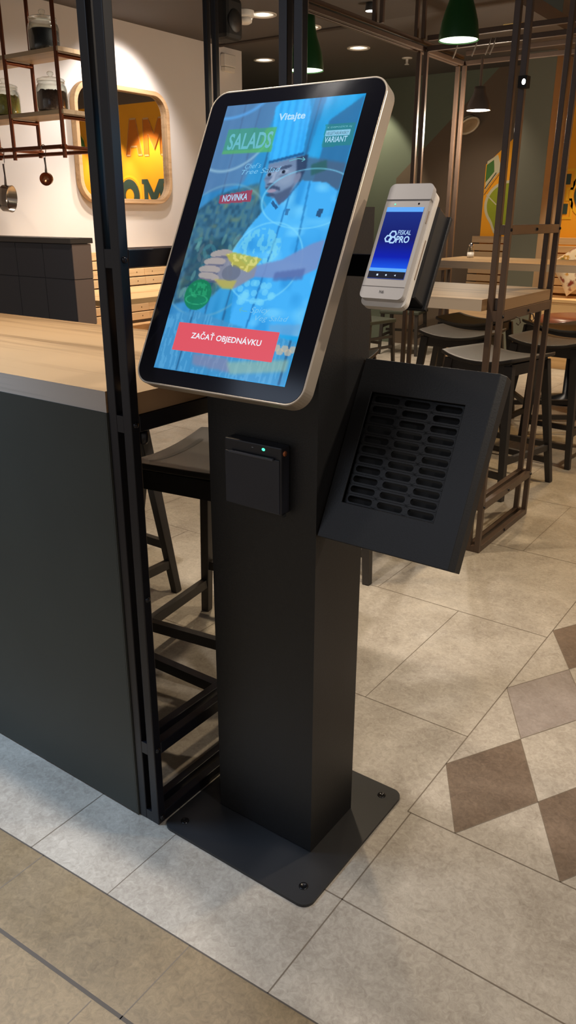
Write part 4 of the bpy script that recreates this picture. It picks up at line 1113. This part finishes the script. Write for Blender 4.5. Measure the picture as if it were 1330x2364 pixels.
E_WB = emis('screen_pale_blue', rgb(166, 214, 244), 1.0)
E_RED = emis('screen_red', rgb(222, 84, 98), 1.0)
E_SAL = emis('screen_tag_text', rgb(92, 180, 196), 1.0)
E_HW = emis('screen_handwriting', rgb(124, 196, 236), 1.0)
E_DK = emis('screen_dark_text', rgb(34, 92, 120), 1.0)
btn = MB(); btn.prism(rrect(su(0.107), su(0.868), sv(0.926), sv(0.823), 0.001, 2), SO, X, up, nf, 0.0004, 0.0006); bo = btn.build('start_button', E_RED, so)
def stext(name, body, u, v, w, h, m, off=0.02, shear=0.0, rot=0.0, d=0.0007):
    mb = MB(); put_text(mb, body, SO, X, up, su(u), sv(v), w * SW, h * SH, nf, d, 0, off, shear, rot)
    return mb.build(name, m, so)
stext('button_lettering', 'ZAČAŤ OBJEDNÁVKU', 0.497, 0.866, 0.53, 0.034, E_W, 0.015, d=0.0009)
stext('welcome_lettering', 'Vitajte', 0.528, 0.064, 0.195, 0.034, E_WB, 0.025)
stext('banner_lettering', 'SALADS', 0.26, 0.142, 0.335, 0.062, E_SAL, 0.02)
stext('tag_lettering', 'NOVINKA', 0.268, 0.354, 0.19, 0.025, E_WB, 0.015, 0, math.radians(3.5))
stext('tag_lettering', 'VEGETARIÁNSKY', 0.882, 0.1318, 0.152, 0.014, E_DK, 0.01)
stext('tag_lettering', 'VARIANT', 0.882, 0.155, 0.15, 0.020, E_WB, 0.012)
stext('tag_lettering', 'K DISPOZÍCII AJ', 0.886, 0.112, 0.16, 0.009, E_SAL, 0.0)
stext('handwriting', 'Chef´s', 0.34, 0.237, 0.12, 0.018, E_HW, -0.008, 0.3, math.radians(2))
stext('handwriting', 'Tree Salad', 0.41, 0.256, 0.29, 0.018, E_HW, -0.008, 0.3, math.radians(3))
stext('handwriting', 'Spicy', 0.69, 0.757, 0.135, 0.026, E_HW, -0.008, 0.3, math.radians(3))
stext('handwriting', 'Veg Salad', 0.785, 0.782, 0.23, 0.024, E_HW, -0.008, 0.3, math.radians(3))
mb = MB()
def stroke(pts, w=0.0014):
    for a, b_ in zip(pts[:-1], pts[1:]):
        A_ = onp(su(a[0]), sv(a[1]), 0.0007); B_ = onp(su(b_[0]), sv(b_[1]), 0.0007)
        d_ = (B_ - A_).normalized(); s_ = nf.cross(d_) * w / 2
        mb.add([A_ - s_, B_ - s_, B_ + s_, A_ + s_], [(0, 1, 2, 3)])
stroke([(0.60, 0.762), (0.57, 0.762), (0.54, 0.757)]); stroke([(0.56, 0.75), (0.54, 0.757), (0.555, 0.768)])
mb.build('drawn_arrow', E_SAL, so)
mb = MB()
stroke([(0.60, 0.225), (0.66, 0.217), (0.71, 0.222)]); stroke([(0.69, 0.213), (0.71, 0.222), (0.69, 0.228)])
mb.build('drawn_arrow', E_SAL, so)

# --- receipt printer in the pillar front
mb = MB(); mb.box(-1.021, -0.875, 1.2055, ky0, 0.8745, 1.0185)
po = mb.build('receipt_printer', mat('printer_black', rgb(28, 28, 33), 0.4), kiosk, bevel=0.003)
mb = MB(); mb.box(-1.018, -0.878, 1.2025, 1.2054, 0.878, 0.9925); mb.build('paper_door', mat('printer_door', rgb(40, 42, 50), 0.35), po, bevel=0.001)
mb = MB(); mb.box(-1.004, -0.891, 1.197, 1.2024, 0.9905, 0.9955); mb.build('paper_lip', mat('printer_lip', rgb(70, 72, 80), 0.3), po, bevel=0.001)
mb = MB(); mb.disc((-0.919, 1.2053, 1.0085), 0.0042, 14, 0, (X, Z), 0.003); mb.build('status_light', M_LED, po)
mb = MB(); mb.disc((-0.947, 1.2053, 1.0085), 0.0026, 10, 0, (X, Z), 0.001); mb.build('mark', mat('grey_mark', rgb(120, 124, 130), 0.5), po)
mb = MB(); mb.lathe([(0.006, 0.0), (0.0055, 0.002), (0.0, 0.0025)], (-0.8745, 1.217, 1.005), 16, 0, (Y, Z, X)); mb.build('screw', mat('copper_screw', rgb(178, 104, 66), 0.35, 0.7), po)
mb = MB(); mb.box(-0.879, -0.8755, 1.214, 1.224, 0.868, 0.8742); mb.build('cable_tail', M_DARK, po)

# --- card tray / scanner cabinet at the right side of the pillar
T2 = math.radians(27)
up2 = Vector((0, math.sin(T2), math.cos(T2))); nf2 = Vector((0, -math.cos(T2), math.sin(T2)))
O2 = Vector((0, 1.236, 0.838))
hx0, hx1, hh = -0.806, -0.518, 0.379
wx0, wx1, wz0, wz1 = -0.772, -0.570, 0.080, 0.311
mb = MB()
# face plate with window, sides, back
mb.ring([(hx0, 0), (hx1, 0), (hx1, hh), (hx0, hh)], [(wx0, wz0), (wx1, wz0), (wx1, wz1), (wx0, wz1)], O2, X, up2, nf2, -0.003, 0.0)
# chamfered right flank
side = [(hx1, 0.0), (hx1 + 0.009, -0.012), (hx1 + 0.009, -0.04), (hx1 - 0.002, -0.04), (hx1 - 0.002, -0.003)]
V = []
for v_ in (0.0, hh):
    for (xx, dd) in side:
        V.append(O2 + X * xx + up2 * v_ + nf2 * dd)
n = len(side)
mb.add(V, [tuple(range(n))[::-1], tuple(range(n, 2 * n))] + [(i, (i + 1) % n, n + (i + 1) % n, n + i) for i in range(n)])
mb.obox(O2, X, up2, nf2, hx0, hx1, 0, 0.003, -0.04, -0.003); mb.obox(O2, X, up2, nf2, hx0, hx1, hh - 0.003, hh, -0.04, -0.003)
mb.obox(O2, X, up2, nf2, hx0, hx0 + 0.003, 0.003, hh - 0.003, -0.04, -0.003)
mb.obox(O2, X, up2, nf2, hx0, hx1, 0, hh, -0.043, -0.04)
tray = mb.build('side_cabinet', M_KIOSK, kiosk, bevel=0.0012)
tray['label'] = 'black tilted side cabinet with a slotted grille'
# slotted grille sheet: 3 columns of 11 slots, set back in the window
mb = MB()
cols = 3; rows = 11
cw = (wx1 - wx0) / cols; rh = (wz1 - wz0) / rows
for i in range(cols):
    for j in range(rows):
        x0_ = wx0 + i * cw; x1_ = x0_ + cw; z0_ = wz0 + j * rh; z1_ = z0_ + rh
        m_ = 8
        inner = rrect(x0_ + cw * 0.085, x1_ - cw * 0.085, z0_ + rh * 0.19, z1_ - rh * 0.19, rh * 0.30, 4)
        # outer outline with as many points as inner
        outer = []
        cxm, czm = (x0_ + x1_) / 2, (z0_ + z1_) / 2
        for (a, b_) in inner:
            k = min(cw / 2 / max(abs(a - cxm), 1e-6), rh / 2 / max(abs(b_ - czm), 1e-6))
            outer.append((cxm + (a - cxm) * k, czm + (b_ - czm) * k))
        q = 5
        for ci, corner in ((2, (x1_, z0_)), (7, (x1_, z1_)), (12, (x0_, z1_)), (17, (x0_, z0_))):
            outer[ci] = corner
        mb.ring(outer, inner, O2, X, up2, nf2, -0.013, -0.010)
mb.build('grille', M_KIOSK, tray)
mb = MB(); mb.obox(O2, X, up2, nf2, wx0 - 0.01, wx1 + 0.01, wz0 - 0.01, wz1 + 0.01, -0.032, -0.03); mb.build('backing', M_DARK, tray)

# --- bracket arm to the payment terminal
mb = MB(); mb.box(kx1 + 0.0002, -0.7055, 1.315, 1.33, 1.343, 1.383); mb.build('terminal_arm', M_FRAME, kiosk, bevel=0.0015)

# ------------------------------------------------------------------ payment terminal in its cradle
T3 = math.radians(28.5)
up3 = Vector((0, math.sin(T3), math.cos(T3))); nf3 = Vector((0, -math.cos(T3), math.sin(T3)))
O3 = Vector((0, 1.2, 1.309))
term = thing('payment_terminal', 'pale grey handheld payment terminal with a blue screen beside the kiosk screen', 'payment terminal', (-0.667, 1.25, 1.31))
tx0, tx1 = -0.7095, -0.627
mb = MB(); mb.prism(rrect(tx0 - 0.0015, tx1 + 0.003, 0.001, 0.213, 0.012, 6), O3, X, up3, nf3, -0.026, -0.013); mb.build('back_shell', M_TERMW, term, bevel=0.005, seg=3)
mb = MB(); mb.prism(rrect(tx0, tx1, 0.010, 0.216, 0.009, 6), O3, X, up3, nf3, -0.013, 0.0); mb.build('front_shell', M_TERM, term, bevel=0.0025)
mb = MB(); mb.prism([(tx0 + 0.001, 0.189), (tx1 + 0.0015, 0.189)] + rrect(tx0 + 0.001, tx1 + 0.0015, 0.18, 0.2175, 0.010, 6)[7:21], O3, X, up3, nf3, -0.010, 0.0014); mb.build('printer_cover', M_TERM, term, bevel=0.002)
mb = MB(); mb.obox(O3, X, up3, nf3, tx0 + 0.0005, tx1 - 0.0005, 0.0315, 0.0322, 0.0, 0.0004); mb.build('shell_groove', mat('groove_grey', rgb(120, 112, 106), 0.5), term)
mb = MB(); mb.obox(O3, X, up3, nf3, tx1 + 0.003, tx1 + 0.0038, 0.055, 0.125, -0.020, -0.017); mb.obox(O3, X, up3, nf3, tx1, tx1 + 0.0006, 0.15, 0.172, -0.009, -0.006); mb.build('side_slot', mat('slot_shadow', rgb(150, 130, 112), 0.5), term)
# display
dx0, dx1, dz0, dz1 = -0.7035, -0.6335, 0.046, 0.175
mb = MB(); mb.obox(O3, X, up3, nf3, dx0, dx1, dz0 - 0.0, dz1, 0.0001, 0.0005)
sm = bpy.data.materials.new('terminal_screen_blue'); sm.use_nodes = True
nt = sm.node_tree; b = nt.nodes['Principled BSDF']; b.inputs['Base Color'].default_value = (0.003, 0.003, 0.006, 1); b.inputs['Roughness'].default_value = 0.1
tc = nt.nodes.new('ShaderNodeTexCoord'); sp_ = nt.nodes.new('ShaderNodeSeparateXYZ'); nt.links.new(tc.outputs['Object'], sp_.inputs[0])
mr = nt.nodes.new('ShaderNodeMapRange')
zlo = (O3 + up3 * dz0).z - term.location.z; zhi = (O3 + up3 * dz1).z - term.location.z
mr.inputs[1].default_value = zlo; mr.inputs[2].default_value = zhi; nt.links.new(sp_.outputs[2], mr.inputs[0])
cr_ = nt.nodes.new('ShaderNodeValToRGB'); e = cr_.color_ramp.elements
e[0].position = 0.10; e[0].color = rgb(28, 96, 246); e[1].position = 0.95; e[1].color = rgb(28, 48, 130)
x_ = e.new(0.30); x_.color = rgb(12, 32, 176); x_ = e.new(0.55); x_.color = rgb(20, 28, 108)
nt.links.new(mr.outputs[0], cr_.inputs['Fac']); nt.links.new(cr_.outputs['Color'], b.inputs['Emission Color']); b.inputs['Emission Strength'].default_value = 1.0
dsp = mb.build('display', sm, term)
dsp['label'] = 'lit blue display of the payment terminal'
EB = emis('terminal_light_blue', rgb(92, 168, 248), 1.0)
EW = emis('terminal_white', rgb(214, 234, 255), 1.0)
mb = MB(); mb.obox(O3, X, up3, nf3, dx0, dx1, dz1 - 0.0085, dz1, 0.0006, 0.0007); mb.obox(O3, X, up3, nf3, dx0, dx1, dz0 + 0.0125, dz0 + 0.0185, 0.0006, 0.0007); mb.build('status_bar', EB, dsp)
mb = MB(); mb.obox(O3, X, up3, nf3, dx0, dx1, dz0, dz0 + 0.0125, 0.0006, 0.0007); mb.build('navigation_bar', mat('nav_dark', rgb(16, 20, 40), 0.3), dsp)
mb = MB()
nz = dz0 + 0.006
for q in (0.26, 0.5, 0.74):
    cxq = dx0 + (dx1 - dx0) * q; s_ = 0.0016
    if q == 0.26:
        mb.obox(O3, X, up3, nf3, cxq - s_, cxq + s_, nz - s_, nz + s_, 0.0008, 0.0009)
    elif q == 0.5:
        mb.disc(O3 + X * cxq + up3 * nz + nf3 * 0.0009, s_, 12, 0, (X, up3))
    else:
        mb.add([O3 + X * (cxq - s_) + up3 * nz + nf3 * 0.0009, O3 + X * (cxq + s_) + up3 * (nz - s_) + nf3 * 0.0009, O3 + X * (cxq + s_) + up3 * (nz + s_) + nf3 * 0.0009], [(0, 1, 2)])
mb.build('navigation_icons', EW, dsp)
mb = MB()
put_text(mb, 'FISKAL', O3, X, up3, -0.6565, 0.129, 0.0245, 0.0085, nf3, 0.0009, 0, 0.008)
put_text(mb, 'PRO', O3, X, up3, -0.6565, 0.1165, 0.025, 0.0125, nf3, 0.0009, 0, 0.025)
mb.build('logo_lettering', emis('terminal_logo', rgb(176, 214, 252), 1.0), dsp)
mb = MB()
for hx_, hz_, r_ in ((-0.6845, 0.1175, 0.0075), (-0.6775, 0.1255, 0.0075), (-0.676, 0.1155, 0.0075)):
    hexo = [(hx_ + r_ * math.cos(PI / 3 * k), hz_ + r_ * math.sin(PI / 3 * k)) for k in range(6)]
    hexi = [(hx_ + r_ * 0.62 * math.cos(PI / 3 * k), hz_ + r_ * 0.62 * math.sin(PI / 3 * k)) for k in range(6)]
    mb.ring(hexo, hexi, O3, X, up3, nf3, 0.0008, 0.0009)
mb.build('logo_hexagons', emis('terminal_logo', rgb(176, 214, 252), 1.0), dsp)
mb = MB(); put_text(mb, 'N6', O3, X, up3, -0.668, 0.0225, 0.0085, 0.0048, nf3, 0.0006, 0, 0.02); mb.build('model_lettering', mat('dark_print', rgb(70, 66, 66), 0.5), term)
mb = MB(); mb.disc(O3 + X * -0.6905 + up3 * 0.1805 + nf3 * 0.0004, 0.0012, 12, 0, (X, up3)); mb.build('indicator_light', M_LED, term)
mb = MB(); mb.disc(O3 + X * -0.6455 + up3 * 0.1815 + nf3 * 0.0004, 0.0017, 14, 0, (X, up3)); mb.build('camera_lens', mat('lens_black', rgb(8, 8, 12), 0.1), term)
cr3 = thing('terminal_cradle', 'black tilted cradle holding the payment terminal', 'holder', (-0.667, 1.26, 1.31))
mb = MB(); mb.prism(rrect(-0.700, -0.618, 0.026, 0.19, 0.003, 3), O3, X, up3, nf3, -0.064, -0.0265); mb.build('box', mat('cradle_black', rgb(30, 29, 30), 0.35), cr3, bevel=0.002)
mb = MB(); mb.obox(O3, X, up3, nf3, -0.705, -0.6135, 0.022, 0.193, -0.074, -0.0645); mb.build('back_plate', M_KIOSK, cr3, bevel=0.001)

# ------------------------------------------------------------------ light
def spot(name, loc, aim, energy, col, size=80, blend=0.5, rad=0.05):
    l = bpy.data.lights.new(name, 'SPOT'); l.energy = energy; l.color = col; l.spot_size = math.radians(size); l.spot_blend = blend; l.shadow_soft_size = rad
    o = bpy.data.objects.new(name, l); COL.objects.link(o); o.location = loc
    o.rotation_euler = (Vector(aim) - Vector(loc)).to_track_quat('-Z', 'Y').to_euler()
    return o
WARM = (1.0, 0.80, 0.55); WARMW = (1.0, 0.86, 0.70); NEUT = (1.0, 0.93, 0.87); AMB = (1.0, 0.66, 0.30)
zc = CZ - 0.06
# wall washers
spot('ceiling_spot_white_wall', (-4.55, 4.88, zc), (WL, 4.85, 2.0), 66, (1.0, 0.91, 0.87), 92, 0.5)
spot('ceiling_spot_white_wall', (-3.9, 3.9, zc), (WL, 4.2, 0.9), 60, (1.0, 0.90, 0.82), 100, 0.8)
spot('ceiling_spot_green_wall', (-5.0, 8.05, zc), (-5.0, WB, 1.9), 60, (1.0, 0.90, 0.66), 72, 0.25)
for sx_, en in ((-2.55, 230), (-1.75, 180), (-0.9, 150), (-0.1, 130), (0.9, 70), (1.9, 70), (2.9, 70), (3.9, 70)):  # last four added over the unseen white zone, for the pillar's reflection
    spot('ceiling_spot_back_wall', (sx_, 8.08, 2.95), (sx_, 8.5, 0.9), en, WARM, 74, 0.4)
spot('ceiling_spot', (-3.4, 7.6, zc), (-3.5, 8.3, 0.6), 40, WARMW, 90, 0.8)
# pools over tables and floor
spot('ceiling_spot', (-3.0, 1.72, zc), (-2.3, 1.45, 0.4), 80, WARM, 100, 0.5)
spot('ceiling_spot', (-4.4, 4.4, zc), (-4.4, 4.4, 0), 150, WARMW, 80, 0.6)
spot('ceiling_spot', (-0.35, 2.6, zc), (-0.4, 2.6, 0), 84, WARM, 84, 0.6)
spot('ceiling_spot', (-1.9, 2.5, zc), (-1.9, 2.5, 0), 110, WARM, 84, 0.6)
spot('ceiling_spot', (-0.6, 4.5, zc), (-0.7, 4.5, 0), 120, WARM, 84, 0.6)
spot('ceiling_spot', (-1.5, 5.0, 2.42), (-1.5, 5.0, 0), 70, AMB, 80, 0.6)
spot('ceiling_spot', (-4.17, 6.93, zc), (-4.17, 6.93, 0), 190, WARMW, 80, 0.6)
spot('ceiling_spot', (-2.7, 6.85, zc), (-2.6, 6.85, 0), 100, WARM, 80, 0.6)
spot('ceiling_spot', (-5.23, 6.92, zc), (-5.23, 6.92, 0), 60, WARMW, 80, 0.6)
spot('ceiling_spot', (-2.7, 2.6, zc), (-3.9, 3.3, 0.9), 60, WARMW, 70, 0.7)  # added to brighten the tiled divider's side, no fitting seen
spot('ceiling_spot', (1.8, 2.6, zc), (-0.75, 1.33, 1.25), 190, WARMW, 32, 0.7)
# whiter light nearer the entrance side
spot('ceiling_spot', (-0.30, 1.28, zc), (-0.30, 1.2, 0), 72, NEUT, 84, 0.6)
spot('ceiling_spot', (-1.65, 1.26, zc), (-1.65, 0.9, 0), 150, NEUT, 90, 0.6)
spot('ceiling_spot', (0.9, 0.9, zc), (0.6, 1.0, 0), 80, (1.0, 0.96, 0.93), 90, 0.7)
# added bluish lamps, source unseen, for the blue cast at the front left
spot('unseen_blue_spot', (-2.4, 0.35, 2.75), (-1.95, 0.95, 0), 290, (0.48, 0.70, 1.0), 60, 0.8, 0.35)
l = bpy.data.lights.new('unseen_blue_area', 'AREA'); l.energy = 8; l.color = (0.62, 0.76, 1.0); l.shape = 'RECTANGLE'; l.size = 2.4; l.size_y = 0.6
o = bpy.data.objects.new('unseen_blue_area', l); COL.objects.link(o); o.location = (-1.6, -1.1, 2.5)
o.rotation_euler = (Vector((-1.2, 0.9, 0.0)) - Vector(o.location)).to_track_quat('-Z', 'Y').to_euler()
# added fill points below the pendants to lift the dark back; then bulbs
def fill_point(loc, en, col):
    l = bpy.data.lights.new('pendant_fill', 'POINT'); l.energy = en; l.color = col; l.shadow_soft_size = 0.07
    o = bpy.data.objects.new('pendant_fill', l); COL.objects.link(o); o.location = loc
fill_point((-2.43, 5.66, 2.03), 40, (1.0, 0.86, 0.68)); fill_point((-1.70, 3.68, 2.07), 1.5, (1.0, 0.86, 0.66)); fill_point((-2.53, 3.70, 2.02), 2, (1.0, 0.86, 0.66))
spot('pendant_bulb', (-1.70, 3.68, 2.165), (-1.70, 3.68, 0), 1.5, WARM, 120, 0.6, 0.06)
spot('pendant_bulb', (-2.53, 3.70, 2.12), (-2.53, 3.70, 0), 2, WARM, 120, 0.6, 0.06)
spot('pendant_bulb', (-2.43, 5.66, 2.117), (-2.43, 5.66, 0), 6, WARMW, 120, 0.6, 0.06)

w = bpy.data.worlds.new('room_glow'); sc.world = w; w.use_nodes = True
bg = w.node_tree.nodes['Background']; bg.inputs['Color'].default_value = (1.0, 0.90, 0.82, 1); bg.inputs['Strength'].default_value = 0.30

sc.view_settings.view_transform = 'Standard'; sc.view_settings.look = 'None'
sc.view_settings.gamma = 1.0; sc.view_settings.exposure = 0.0; sc.view_settings.use_curve_mapping = False
sc.cycles.max_bounces = 8; sc.cycles.transmission_bounces = 8; sc.cycles.caustics_reflective = False; sc.cycles.caustics_refractive = False
sc.cycles.use_denoising = True
sc.cycles.sample_clamp_indirect = 6.0
